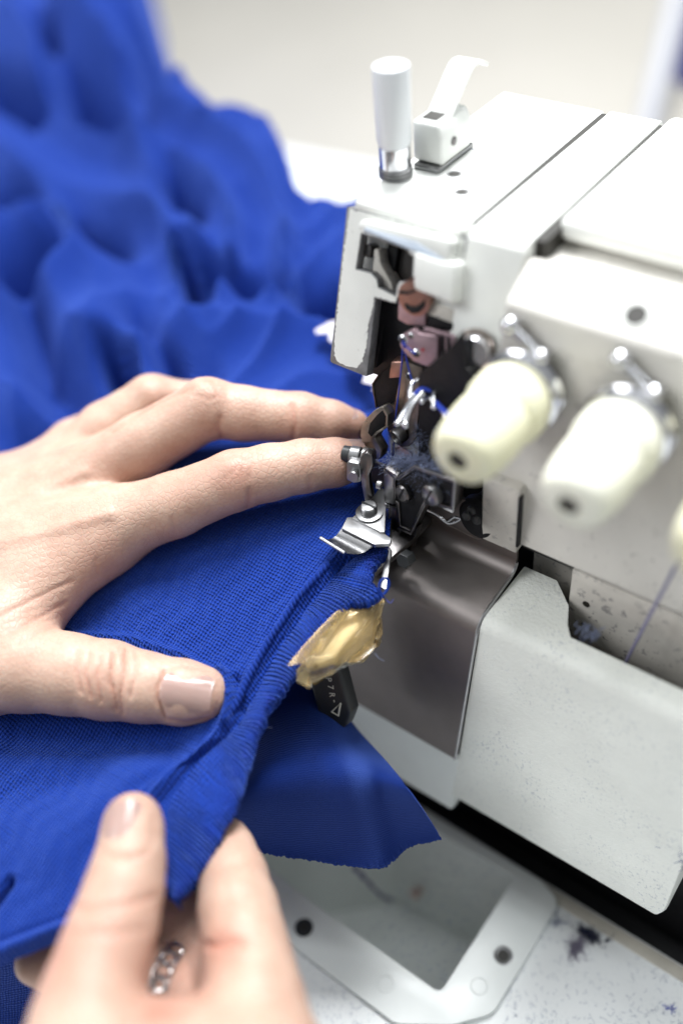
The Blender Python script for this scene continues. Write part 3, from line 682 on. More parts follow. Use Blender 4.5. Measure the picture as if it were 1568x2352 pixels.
finish('foot_toe', bm, 'steel', MC, 0.2)
tube('toe_lip', [e0 + (0, 0, .25), e0 * .5 + e1 * .5 + (0, 0, .1), e1 + (0, 0, .0)], 0.55, 'steel', MC, 10, 3)
fs = oz(*Z2(466, 1420), 5.4)
lathe('foot_screw', [(4.2, 0), (4.2, .6), (3.2, .8), (2.6, .9), (2.6, 3.0), (2.2, 3.4), (0.3, 3.6)], fs, (0, 0, 1), 'steel', MC, 28)
box('screw_slot', tuple(fs + (-2.5, -.35, 3.1)), tuple(fs + (2.5, .35, 3.68)), 'black', MC, 0.05)

# ---- upper knife holder with raised rim
KP = Plane(P(960, 1110, 289), (-0.12, -1, 0.12))
def kp(pts, off=0.0): return [KP(*Z2(*p), off) for p in pts]
kout = [(640, 1165), (672, 1158), (795, 1072), (1098, 1182), (1082, 1412), (888, 1330), (770, 1580), (668, 1532), (655, 1350), (640, 1360)]
kin = [(655, 1180), (690, 1178), (798, 1098), (1075, 1198), (1062, 1382), (872, 1305), (762, 1548), (690, 1515), (682, 1345), (655, 1330)]
prism('knife_holder', kp(kout), (-.3, 6, 0), 'steel_dark', MC, 0.3, 2)
bm = bmesh.new(); add_prism(bm, kp(kout, 1.0), (0, 1.1, 0), [kp(kin, 1.0)]); finish('holder_rim', bm, 'steel_dark', MC, 0.28, 2)
tube('rim_edge', kp([(640, 1163), (672, 1158), (795, 1073), (1096, 1183), (1080, 1410), (890, 1330), (770, 1577), (670, 1530)], 1.05), 0.22, 'steel', MC, 6)
prism('holder_face', kp([(650, 1180), (700, 1175), (800, 1098), (1075, 1198), (1062, 1385), (872, 1308), (762, 1550), (688, 1518), (680, 1345), (650, 1335)], 0.2), (0, .3, 0), 'black', MC, 0)
cheekp = Plane(P(*Z2(640, 1160), 288), (-1, -.75, 0.1))
prism('holder_cheek', [KP(*Z2(*p), 1.2) for p in [(566, 1098), (640, 1128), (640, 1362), (572, 1338)]], (0, 5, 0), 'steel', MC, 0.35, 2)
prism('holder_top', [KP(*Z2(*p), 1.4) for p in [(566, 1092), (582, 1088), (672, 1148), (660, 1168), (632, 1160)]], (0, 5, 0), 'steel_dark', MC, 0.25)
lathe('cheek_screw', [(1.3, 0), (1.3, 1.3), (1.0, 1.5)], P(*Z2(556, 1215), 291), (-1, -.2, 0), 'steel', MC, 18)
for q, r, d in [((735, 1262), 2.9, 1.6), ((955, 1268), 3.3, 2.6)]:
    s0 = KP(*Z2(*q), 0.3); axs = np.array([-.25, -1, .1]); axs = axs / np.linalg.norm(axs)
    k = lathe('holder_screw', [(r * .95, 0), (r, .2), (r, d), (r * .8, d + .5), (0.2, d + .6)], s0, axs, 'steel' if r > 3 else 'steel_dark', MC, 28)
    u, v, a = frame_of(axs); dd = (u * .35 + v * .94)
    bm = bmesh.new(); ee = np.cross(a, dd)
    c1 = s0 + a * (d + .35)
    add_prism(bm, [c1 + dd * r * .97 + ee * .35, c1 - dd * r * .97 + ee * .35, c1 - dd * r * .97 - ee * .35, c1 + dd * r * .97 - ee * .35], a * .32)
    finish('screw_slot', bm, 'black', k)
prism('knife_blade', [KP(*Z2(*p), 1.0) for p in [(577, 1340), (610, 1362), (606, 1590), (572, 1560)]], (0, 2, 0), 'chrome', MC, 0.2)
prism('blade_back', [KP(*Z2(*p), 0.2) for p in [(610, 1362), (668, 1380), (690, 1580), (650, 1600), (608, 1590)]], (0, 3, 0), 'steel_dark', MC, 0.2)
prism('lower_knife', [KP(*Z2(*p), -1) for p in [(640, 1580), (690, 1560), (715, 1740), (690, 1755)]], (0, 2, 0), 'steel', MC, 0.3)
prism('knife_shank', [KP(*Z2(*p), -2) for p in [(690, 1560), (825, 1520), (760, 1740), (720, 1745)]], (0, 3, 0), 'steel_dark', MC, 0.3)
lathe('shank_nut', [(2.4, 0), (2.6, .4), (2.6, 3.5), (1.5, 4)], P(*Z2(710, 1775), 297), (0, 1, -.3), 'black_plastic', MC, 6)
# needle plate, its bare edge showing beside the cloth
prism('needle_plate', [(-40, -6, -4.2), (5.6, -8, -4.2), (7.6, 10, -4.2), (7.6, 46, -4.2), (-40, 46, -4.2)], (0, 0, -2.2), 'steel_dark', MC, 0.3)
prism('plate_tongue', [oz(*Z2(*p), -2.6) for p in [(612, 1660), (634, 1690), (588, 1980), (540, 1960), (575, 1800)]], (0, 0, -1.2), 'steel', MC, 0.3)
# cloth plate corner wrapped in yellowed tape
def tp(pts, z): return [oz(*ZT(*p), z) for p in pts]
prism('cloth_plate', [(4, -12, -8.0), (10.5, -12, -8.0), (10.5, -26, -12), (7.5, -38, -17.5), (3, -38, -17.5)], (0, 0, -4.5), 'steel', MC, 0.6)
# ribbed black selector lever below, with white marks
SL = Plane(P(*ZT(600, 1250), 306), (0.25, -1, 0.45))
slv = fillet([SL(*ZT(*p)) for p in [(330, 1000), (660, 900), (800, 1430), (740, 1590), (580, 1660), (480, 1570)]], [1, 1, 2, 2.5, 2.5, 2], 5)
sel = prism('selector_lever', slv, (0, 5, -2), 'black_plastic', MC, 0.9, 3)
def text_mesh(name, txt, px, size, plane, direc, m, parent, depth=0.12):
    c = bpy.data.curves.new(name, 'FONT'); c.body = txt; c.size = 1; c.extrude = 0.02; c.align_x = 'CENTER'; c.align_y = 'CENTER'
    t = bpy.data.objects.new('text_source', c); COL.objects.link(t); dg = bpy.context.evaluated_depsgraph_get()
    me = bpy.data.meshes.new_from_object(t.evaluated_get(dg)); bpy.data.objects.remove(t); bpy.data.curves.remove(c)
    co = np.empty(len(me.vertices) * 3); me.vertices.foreach_get('co', co); co = co.reshape(-1, 3)
    ex = np.asarray(direc, float); ex = ex - plane.n * np.dot(ex, plane.n); ex /= np.linalg.norm(ex); ey = np.cross(plane.n, ex)
    o = plane(*px, 0.0)
    w = o + (co[:, :1] * ex + co[:, 1:2] * ey) * size + plane.n * (co[:, 2:3] * depth / 0.02 + depth * .5)
    me.vertices.foreach_set('co', w.ravel()); me.materials.clear()
    return link(name, me, m, parent)
dvec = SL(*ZT(650, 1500)) - SL(*ZT(580, 1100))
for ch, q, sz in [('P', (562, 1060), 3.0), ('7', (584, 1145), 2.8), ('R', (602, 1230), 2.8), ('-', (634, 1300), 3.2)]:
    text_mesh('lever_mark', ch, ZT(*q), sz, SL, dvec, 'ink', sel)
tri = [SL(*ZT(*p), 0.25) for p in [(694, 1325), (670, 1462), (598, 1418)]]
bm = bmesh.new(); add_tube(bm, tri + [tri[0], tri[1]], 0.34, 6); finish('triangle_mark', bm, 'ink', sel)

# yellowed tape: crumpled shell around the plate corner
tape = thing('adhesive_tape', 'crumpled yellowed sticky tape wrapped around the plate corner below the blue cloth edge', 'tape', (16, -34, -14))
def tape_shell():
    zt = -9.0
    top = [(170, 930), (420, 560), (640, 330), (820, 190), (900, 215), (1180, 190)]
    rings_px = [
        [(120, 900), (400, 560), (640, 330), (800, 170), (950, 150), (1190, 120)],
        [(270, 880), (480, 640), (720, 440), (880, 320), (1020, 270), (1185, 200)],
        [(340, 930), (600, 890), (760, 700), (900, 560), (1040, 400), (1165, 290)],
        [(350, 1010), (560, 960), (740, 860), (870, 740), (1050, 600), (1155, 420)],
        [(330, 1110), (480, 1060), (680, 950), (870, 880), (1040, 780), (1150, 560)],
        [(360, 1165), (440, 1100), (640, 970), (880, 880), (1090, 720), (1120, 630)]]
    zz_ = [-5.5, -6.6, -8.6, -11.5, -15.5, -17.5]
    r = np.random.default_rng(5); bm = bmesh.new(); grid = []
    for ring, z in zip(rings_px, zz_):
        pts = spline([oz(*ZT(*p), z) + r.normal(size=3) * .28 for p in ring], 2)
        grid.append(pts)
    G = np.array(grid)
    fine = np.array([spline(list(G[:, k]), 2) for k in range(G.shape[1])])
    fine = fine + r.normal(size=fine.shape) * np.linspace(.06, .42, fine.shape[1])[None, :, None]
    vs = [[bm.verts.new(p) for p in row] for row in fine]
    for i in range(len(vs) - 1):
        for k in range(len(vs[0]) - 1):
            q4 = (vs[i][k], vs[i + 1][k], vs[i + 1][k + 1], vs[i][k + 1])
            if r.random() < .5: bm.faces.new(q4[:3]); bm.faces.new((q4[0], q4[2], q4[3]))
            else: bm.faces.new((q4[0], q4[1], q4[3])); bm.faces.new(q4[1:])
    bmesh.ops.solidify(bm, geom=bm.faces[:], thickness=0.12)
    return finish('tape_wrap', bm, 'tape', tape, 0, smooth=True)
tape_shell()
# flat folded facets of tape
for pts, z, nm in [([(210, 960), (270, 890), (350, 980), (360, 1165), (215, 1090)], -12.2, 'tape_fold'), ([(1060, 430), (1150, 340), (1160, 560), (1110, 625), (1050, 600)], -12.5, 'tape_fold'),
                   ([(850, 770), (1050, 600), (1110, 640), (1060, 740), (900, 860), (720, 880)], -14.0, 'tape_fold')]:
    prism(nm, [oz(*ZT(*p), z + (k % 2) * 0.5) for k, p in enumerate(pts)], (0, 0, -0.15), 'tape_edge', tape, 0)
prism('wrapped_core', [oz(*ZT(*p), -9.6) for p in [(380, 860), (800, 300), (1080, 240), (1080, 300), (640, 820), (430, 900)]], (0, 0, -3.5), 'steel', tape, 0.8)

# ------------------------------------------------------------------ table and scrap chute
TZ = -130.0
tb = thing('sewing_table', 'white sewing table flecked with blue lint under and around the machine', 'table', (60, -40, TZ - 30))
ih = [oz(*p, TZ) for p in [(1010, 2282), (1182, 2015), (1016, 1915), (600, 1950), (718, 2073)]]   # inner rim of the chute
hole = [ih[0] + (0, 0, 0), ih[1], oz(*(950, 1868), TZ), oz(*(560, 1935), TZ)]
edge_y = -9.0
def sheet(name, outer, holes, z0, z1, m, parent, bevel=0.6):
    return prism(name, [np.array([x, y, z1]) for x, y in outer], (0, 0, z0 - z1), m, parent, bevel, 2, [[np.array([p[0], p[1], z1]) for p in h] for h in holes])
def grow(poly, d):
    c = sum(poly) / len(poly); return [p + (p - c) / np.linalg.norm(p - c) * d for p in poly]
mcut = [np.array(p) for p in [(-75., edge_y, 0), (420, edge_y, 0), (420, 132, 0), (-75, 132, 0)]]
ta, tb_ = oz(690, 350, TZ), oz(880, 386, TZ); td = (tb_ - ta) / np.linalg.norm(tb_ - ta)
tl_, tr_ = ta - td * 700, tb_ + td * 700
sheet('tabletop', [(-1300, -330), (600, -330), (tr_[0] , tr_[1]), (tl_[0], tl_[1]), (-1300, 200)], [grow(hole, 4), mcut], TZ - 26, TZ, 'table', tb, 5.0)
wt = thing('worktop', 'blurred pale beige worktop stretching away behind the blue cloth and the machine', 'worktop', (-300, 900, -160))
box('worktop_board', (-3500, 150, -175), (2200, 4200, TZ - 2.6 - 26.5), 'floor_far', wt, 2)
# light edge band seen along the cut-out
e0, e1 = oz(1262, 2012, TZ), oz(1568, 2222, TZ)
prism('edge_band', [(e0[0] - 6, edge_y + .02, TZ + .6), (420, edge_y + .02, TZ + .6), (420, edge_y - 5.5, TZ + .6), (e0[0] - 6, edge_y - 5.5, TZ + .6)], (0, 0, -20), 'table_edge', tb, 1.6, 3)
ch = thing('scrap_chute', 'pale green plastic scrap chute frame with screw holes set into the white table', 'chute', tuple(ih[0]))
outer = [oz(*p, TZ + 2.6) for p in [(1285, 2070), (1131, 2327), (1040, 2352), (908, 2350), (640, 2148), (470, 2010), (560, 1890), (960, 1850), (1010, 1880), (1240, 2022)]]
inner = [oz(*p, TZ + 2.6) for p in [(1010, 2282), (1182, 2015), (1010, 1915), (900, 1862), (560, 1938), (600, 1985), (718, 2073)]]
prism('chute_frame', fillet(outer, [5, 8, 8, 6, 2, 2, 2, 2, 2, 3], 5), (0, 0, -2.6), 'chute', ch, 1.0, 3, [fillet(inner, [2.5, 2, 1, 1, 1, 1, 1], 4)])
wc = sum(inner) / len(inner)
bm = bmesh.new()
wi = [p + (p - wc) / np.linalg.norm(p - wc) * .6 for p in fillet(inner, [2.5, 2, 1, 1, 1, 1, 1], 4)]
a = [bm.verts.new(p + (0, 0, -1.2)) for p in wi]; b = [bm.verts.new(np.array([wc[0], wc[1], 0]) + ((p - wc) * (.80, .80, 0)) + (0, 0, TZ - 66)) for p in wi]
for i in range(len(a)): bm.faces.new((a[i], a[(i + 1) % len(a)], b[(i + 1) % len(b)], b[i]))
bm.faces.new(b); finish('chute_well', bm, 'chute', ch, 0)
for q, mm in [((698, 2131), 'black_plastic'), ((1155, 2195), 'steel')]:
    c = oz(*q, TZ + 2.6)
    k = lathe('frame_screw', [(3.3, .3), (2.9, .42), (2.4, .35), (0.1, .3)] if mm != 'steel' else [(3.2, .12), (2.7, .3), (2.2, .1), (2.0, -1.2)], c, (0, 0, 1), mm, ch, 24, False)
    bm = bmesh.new(); add_lathe(bm, [(1.3, .34), (1.3, .40)] if mm != 'steel' else [(2.1, 0.02), (2.1, .12)], c, (0, 0, 1), 6 if mm != 'steel' else 20); finish('hex_socket', bm, 'hole', k)
for q in [(885, 2260), (1100, 2265), (1205, 2085)]:
    lathe('mould_mark', [(2.5, 0.0), (2.7, 0.16), (2.95, 0.0)], oz(*q, TZ + 2.62), (0, 0, 1), 'chute', ch, 24, False)
# scraps lying in the chute
def strip(name, pts, w, m, label, cat, sp=6, th=0.5):
    q = spline(pts, sp); bm = bmesh.new(); rows = []
    for i, p in enumerate(q):
        t = q[min(i + 1, len(q) - 1)] - q[max(i - 1, 0)]; t /= np.linalg.norm(t); s = np.cross(t, (0, 0, 1)); s /= np.linalg.norm(s)
        ww = w * (0.75 + .35 * math.sin(i * 1.7))
        rows.append([bm.verts.new(p + s * ww), bm.verts.new(p - s * ww)])
    for i in range(len(rows) - 1): bm.faces.new((rows[i][0], rows[i][1], rows[i + 1][1], rows[i + 1][0]))
    bmesh.ops.solidify(bm, geom=bm.faces[:], thickness=th)
    return tag(finish(name, bm, m), label, cat)
strip('thread_scrap', [oz(*Z5(*p), TZ - z) for p, z in [((375, 690), 6), ((420, 735), 12), ((470, 790), 24), ((520, 815), 33)]], 1.3, 'thread_violet', 'violet blue thread scrap hanging over the inner wall of the chute', 'thread')
strip('fabric_scrap', [oz(*Z5(*p), TZ - z) for p, z in [((590, 800), 45), ((625, 765), 46), ((660, 770), 48), ((730, 815), 52)]], 2.6, 'scrap', 'pale pink fabric scrap lying inside the green chute', 'fabric scrap')

# lint on the table: tufts of fibres
def tuft(name, cen, spread, n, m, label, cat, r=0.10, length=4.0, z=TZ, seed=1, aniso=(1, 1), kind=None, parent=None, lift=.5):
    rg = np.random.default_rng(seed); bm = bmesh.new()
    for i in range(n):
        p = np.asarray(cen, float) + np.array([rg.normal() * spread * aniso[0], rg.normal() * spread * aniso[1], abs(rg.normal()) * lift + .1])
        d = rg.normal(size=3); d[2] *= .35; d /= np.linalg.norm(d); c = rg.normal(size=3) * .5; L = length * (.4 + rg.random())
        q = [p + d * L * t + c * L * (t * t) * .8 for t in (0, .33, .66, 1)]
        for k in q: k[2] = max(k[2], z + .08)
        add_tube(bm, q, r * (.6 + .8 * rg.random()), 4)
    return tag(finish(name, bm, m, parent), label, cat, None, kind)
L1 = oz(*(1348, 2150), TZ)
tuft('lint_clump', oz(*(1350, 2148), TZ), 1.1, 220, 'lint', 'dark navy lint clump lying on the white table below the machine cover', 'lint', 0.10, 1.8, seed=2, aniso=(1.7, .5), lift=.9)
tuft('lint_clump', oz(*(1322, 2178), TZ), 1.3, 220, 'lint_pink', 'greyish violet lint tuft trailing off the dark clump on the table', 'lint', 0.07, 2.0, seed=3, aniso=(.6, 1.4), lift=.8)
tuft('lint_clump', oz(*(1278, 2118), TZ), .5, 12, 'lint_grey', 'small dark lint speck on the table beside the chute frame corner', 'lint', 0.12, 2.6, seed=4)
tuft('lint_clump', oz(*(1397, 2162), TZ), .3, 8, 'lint', 'tiny black lint speck right of the navy lint clump', 'lint', 0.14, 1.3, seed=6)
tuft('lint_clump', oz(*(1540, 2318), TZ), .4, 10, 'thread', 'small blue thread bit at the lower right corner of the table', 'lint', 0.12, 2.0, seed=8)
tuft('lint_clump', cfp(112.5, -66) + (1.5, 4, 0), 1.6, 170, 'lint_grey', 'grey fuzzy lint stuck to the lower right edge of the machine cover', 'lint', 0.08, 3.0, z=-999, seed=9, aniso=(.5, 1), lift=4)
# loose fibres all over the table: uncountable
rg = np.random.default_rng(12); bm = bmesh.new()
for i in range(2600):
    x, y = rg.uniform(30, 190), rg.uniform(-150, -14)
    p = np.array([x, y, TZ + .12]); an = rg.random() * 6.28; L = .5 + 1.6 * rg.random()
    d = np.array([math.cos(an), math.sin(an), 0]); s = np.array([-d[1], d[0], 0]) * rg.normal() * .4
    add_tube(bm, [p, p + d * L * .5 + s * L, p + d * L], 0.06, 3, False)
tag(finish('table_fibres', bm, 'lint_grey', None, 0), 'loose blue grey fibres scattered over the white table', 'lint', None, 'stuff')

# fuzz on the knife holder
kf = []
for i, (x, y) in enumerate([(610, 1075), (650, 1045), (700, 1025), (760, 1020), (820, 1030), (880, 1040), (940, 1060), (985, 1085), (720, 1060), (840, 1070), (900, 1100)]):
    kf.append(KP(*Z2(x, y), -1.5))
bm = bmesh.new(); rg = np.random.default_rng(21)
for i in range(900):
    c = kf[rg.integers(len(kf))] + rg.normal(size=3) * (1.6, 1.2, .55)
    d = rg.normal(size=3); d /= np.linalg.norm(d); cc = rg.normal(size=3) * .6; L = 1.2 + 2.2 * rg.random()
    add_tube(bm, [c, c + d * L * .5, c + d * L + cc * .8], 0.05, 3, False)
for i in range(130):      # thinner fuzz on the holder face
    c = KP(*Z2(rg.uniform(680, 1060), rg.uniform(1130, 1300)), rg.uniform(.3, .8))
    d = rg.normal(size=3); d /= np.linalg.norm(d); L = .6 + 1.2 * rg.random()
    add_tube(bm, [c, c + d * L], 0.03, 3, False)
for i in range(90):
    c = P(*Z2(rg.uniform(790, 960), rg.uniform(760, 960)), rg.uniform(287, 291))
    d = rg.normal(size=3); d /= np.linalg.norm(d); L = .8 + 1.8 * rg.random()
    add_tube(bm, [c, c + d * L], 0.045, 3, False)
tag(finish('blue_lint', bm, 'lint_grey', None, 0), 'blue grey lint fuzz gathered on top of the black knife holder', 'lint', None, 'stuff')

# ------------------------------------------------------------------ threads
def thr(name, q, r, m, label): return tag(tube(name, q, r, m, None, 8, 6), label, 'thread')
e1_ = MP(*Z3(663, 1380), 4.6)
thr('sewing_thread', [e1_, NB(*Z2(705, 300), 3), NB(*Z2(678, 560), 3.2), NB(*Z2(655, 740), 3.2), NB(*Z2(648, 870), 1.2), NB(*Z2(644, 1010), .5)], 0.22, 'thread', 'fine blue thread running straight down beside the steel guard bar')
thr('sewing_thread', [MP(*Z3(775, 1490), 4.8), MP(*Z3(700, 1430), 5.2), MP(*Z3(672, 1400), 5.4), NB(*Z2(735, 270), 4), NB(*Z2(775, 430), 5), P(*Z2(790, 460), 279)], 0.25, 'thread', 'blue thread looping from the pink eyelet plate to the chrome hook')
thr('sewing_thread', [P(*Z2(800, 545), 277), P(*Z2(850, 505), 276.5), P(*Z2(920, 520), 276)], 0.55, 'thread', 'short blue thread bridging the two bright chrome hooks')
thr('sewing_thread', [P(*Z2(950, 600), 275), P(*Z2(1000, 655), 272), P(*Z2(1080, 730), 268), P(*Z2(1180, 840), 262)], 0.8, 'thread', 'thick blue thread leaving the chrome hook towards the left cream knob')
thr('sewing_thread', [P(1112, 850, 262), P(1100, 890, 263), P(1085, 935, 264)], 0.55, 'thread', 'blue thread below the chrome guide boss right of the needle head')
thr('sewing_thread', [oy(1610, 1180, 16), oy(1545, 1311, 15), oy(1497, 1402, 14), oy(1438, 1517, 12), oy(1425, 1545, 11)], 0.5, 'thread_violet', 'violet grey thread dropping from the right knob behind the front cover')
tuft('lint_clump', oz(1052, 338, 86), 1.2, 60, 'lint_grey', 'fine grey dust gathered beside the white lifter lever bracket on the head', 'lint', 0.05, 1.2, z=86, seed=44, lift=.3)
# bits of coloured lint wedged above the front cover
tuft('lint_clump', P(*(1350, 1455), 276), 1.6, 70, 'lint_grey', 'mixed blue lint wedged between front cover and lower casting', 'lint', 0.07, 1.6, z=-999, seed=31, lift=.8)

# ------------------------------------------------------------------ thread stand, far right
st = thing('thread_stand', 'blurred grey thread stand pole with indigo thread cone behind the machine', 'thread stand', tuple(oz(1475, 330, TZ)))
pb = P(1455, 420, 800); pt = P(1580, -100, 860)
tube('pole', [pb, pb * .5 + pt * .5, pt], 10, 'pole', st, 14)
cb = P(1675, -15, 680)
lathe('thread_cone', [(24, -60), (30, -56), (22, 40), (10, 44)], cb, (0, 0, 1), 'cone', st, 36)

# white heap and slip seen past the blue cloth

# ------------------------------------------------------------------ blue knitted cloth
def sstep(x, a, b):
    t = np.clip((x - a) / (b - a), 0, 1); return t * t * (3 - 2 * t)
BY = np.array([-260, -200, -150, -111, -86, -59, -38, -14, 10, 40, 85, 150, 300, 450, 620, 900.])
BZ = np.array([-75, -56, -41, -31.5, -27, -19.5, -11.5, -1.5, 0, 0, -1, 8, 52, 84, 100, 108.])
_by = np.linspace(-260, 900, 1161); _bz = np.interp(_by, BY, BZ)
for _ in range(6): _bz = np.convolve(np.pad(_bz, 6, 'edge'), np.ones(13) / 13, 'valid')
def base(y): return np.interp(y, _by, _bz)
def hit(px, py, extra=0.0):
    r = ray(px, py); t = np.linspace(150, 1600, 2901); p = CAM + r * t[:, None]
    below = p[:, 2] <= base(p[:, 1]) + extra; i = int(np.argmax(below)) if below.any() else len(t) - 1
    return p[i]
def seg_dist(X, Y, poly):
    d = np.full(X.shape, 1e9)
    for (x0, y0), (x1, y1) in zip(poly[:-1], poly[1:]):
        vx, vy = x1 - x0, y1 - y0; L2 = vx * vx + vy * vy + 1e-9
        t = np.clip(((X - x0) * vx + (Y - y0) * vy) / L2, 0, 1)
        d = np.minimum(d, np.hypot(X - x0 - t * vx, Y - y0 - t * vy))
    return d
FOLDS = [([(40, 150), (200, 110), (320, 90)], 95, 52), ([(230, 30), (330, 40)], 60, 30), ([(110, 240), (300, 345), (350, 425), (412, 515), (460, 600)], 46, 30),
         ([(430, 290), (520, 370), (610, 390)], 85, 22), ([(0, 535), (115, 527), (165, 555), (190, 615), (115, 660), (0, 690)], 34, 27),
         ([(95, 815), (170, 772), (245, 785)], 42, 20), ([(300, 815), (390, 775), (460, 758), (570, 772), (730, 778)], 36, 17),
         ([(500, 500), (600, 560), (740, 620)], 70, 14), ([(480, 700), (600, 705), (700, 712)], 40, 12), ([(0, 330), (60, 420)], 60, 18), ([(250, 620), (300, 700), (230, 740)], 45, 12),
         ([(180, 246), (232, 262), (290, 305)], 38, -54), ([(0, 245), (90, 285)], 24, -36), ([(0, 472), (62, 478)], 27, -51), ([(0, 622), (130, 585)], 26, -42),
         ([(185, 530), (255, 555)], 30, -36), ([(408, 478), (442, 515)], 24, -33), ([(432, 640), (468, 715)], 17, -25), ([(490, 650), (560, 672), (640, 680)], 18, -22),
         ([(715, 712), (775, 700)], 26, -33), ([(255, 822), (285, 835)], 22, -27), ([(400, 838), (480, 862)], 26, -15), ([(110, 130), (125, 150)], 24, -33),
         ([(350, 190), (395, 130), (370, 60)], 34, -39), ([(60, 690), (90, 820)], 40, -21), ([(150, 880), (260, 930), (130, 1010), (60, 1010)], 62, -19), ([(40, 900), (20, 1000)], 40, 10)]
_rw = np.random.default_rng(17)
for _ in range(5):
    x0, y0 = _rw.uniform(0, 700), _rw.uniform(0, 820); an = _rw.normal(.7, .55); L_ = _rw.uniform(50, 190)
    FOLDS.append(([(x0, y0), (x0 + L_ * .5 * math.cos(an), y0 + L_ * .5 * math.sin(an) + _rw.normal() * 12), (x0 + L_ * math.cos(an), y0 + L_ * math.sin(an))], _rw.uniform(18, 34), _rw.choice([-1, -1, 1]) * _rw.uniform(4, 9)))
FRONT = [([(-15, 2082), (24, 2022)], 8, -6), ([(165, 1458), (300, 1470), (420, 1508), (500, 1556), (522, 1610)], 9, 1.7), ([(40, 1690), (380, 1705)], 45, -3.5), ([(510, 1545), (530, 1600), (518, 1665)], 11, 3.0), ([(545, 1560), (556, 1625)], 9, -2.2), ([(470, 1540), (520, 1555)], 10, 1.6),
         ([(120, 1960), (330, 1790)], 60, 2.2), ([(0, 1830), (200, 1780)], 50, -2.0), ([(480, 1300), (640, 1250)], 60, .8), ([(300, 1380), (420, 1420)], 60, 1.0)]
PAIRS = [((800, 1282), (893, 1260)), ((790, 1292), (874, 1286)), ((782, 1300), (857, 1315)), ((775, 1307), (853, 1340)), ((768, 1314), (872, 1364)), ((758, 1326), (876, 1380)), ((748, 1337), (842, 1392)),
 ((735, 1352), (806, 1394)), ((715, 1375), (775, 1416)), ((700, 1392), (750, 1446)), ((670, 1438), (718, 1488)), ((640, 1480), (692, 1528)), ((592, 1570), (652, 1584)), ((560, 1636), (612, 1644)), ((530, 1672), (592, 1702)),
 ((500, 1696), (574, 1760)), ((469, 1718), (554, 1825)), ((430, 1765), (537, 1868)), ((400, 1803), (514, 1905)), ((377, 1850), (492, 1948)), ((374, 1920), (464, 2000)), ((380, 1990), (432, 2044)), ((388, 2056), (404, 2068))]
gw = np.array([hit(*p) for p, _ in PAIRS]); ew = np.array([hit(*p) for _, p in PAIRS])
fx = gw[::-1]                                              # y ascending
near_px = [(893, 1240), (905, 1120), (893, 1000), (880, 930)]
far_px = [(806, 456), (760, 462), (712, 462), (678, 441), (664, 390), (642, 344), (618, 294), (552, 270), (488, 264), (436, 234), (402, 168), (400, 112), (368, 68), (328, 2), (285, -70), (240, -140)]
nw = np.array([hit(*p) for p in near_px]); nw = nw[np.argsort(nw[:, 1])]
y1 = nw[-1, 1]; YMAX = 560.0
bw = np.concatenate([nw, np.array([[min(nw[-1, 0], -19), y1 + 22, 0], [-17, y1 + 60, 0], [-17, YMAX, 0]])])
keep = bw[:, 1] > fx[-1, 1] + 2
XR_Y = np.concatenate([fx[:, 1], bw[keep][:, 1]]); XR_X = np.concatenate([fx[:, 0], bw[keep][:, 0]])
OUTLINE = far_px[::-1]
BGPOLY = [(240, -900)] + OUTLINE + [(812, 452), (1900, 452), (1900, -900)]
def inside(X, Y, poly):
    c = np.zeros(X.shape, bool)
    for (x0, y0), (x1, y1_) in zip(poly, poly[1:] + poly[:1]):
        if y0 == y1_: continue
        c ^= ((y0 > Y) != (y1_ > Y)) & (X < (x1 - x0) * (Y - y0) / (y1_ - y0) + x0)
    return c
yb_r = fx[0, 1]                                            # lower end of the seam
bot = np.array([hit(*p) for p in [(0, 2215), (90, 2170), (170, 2120), (250, 2095), (388, 2058)]])
sl = np.polyfit(bot[:, 0], bot[:, 1], 1)
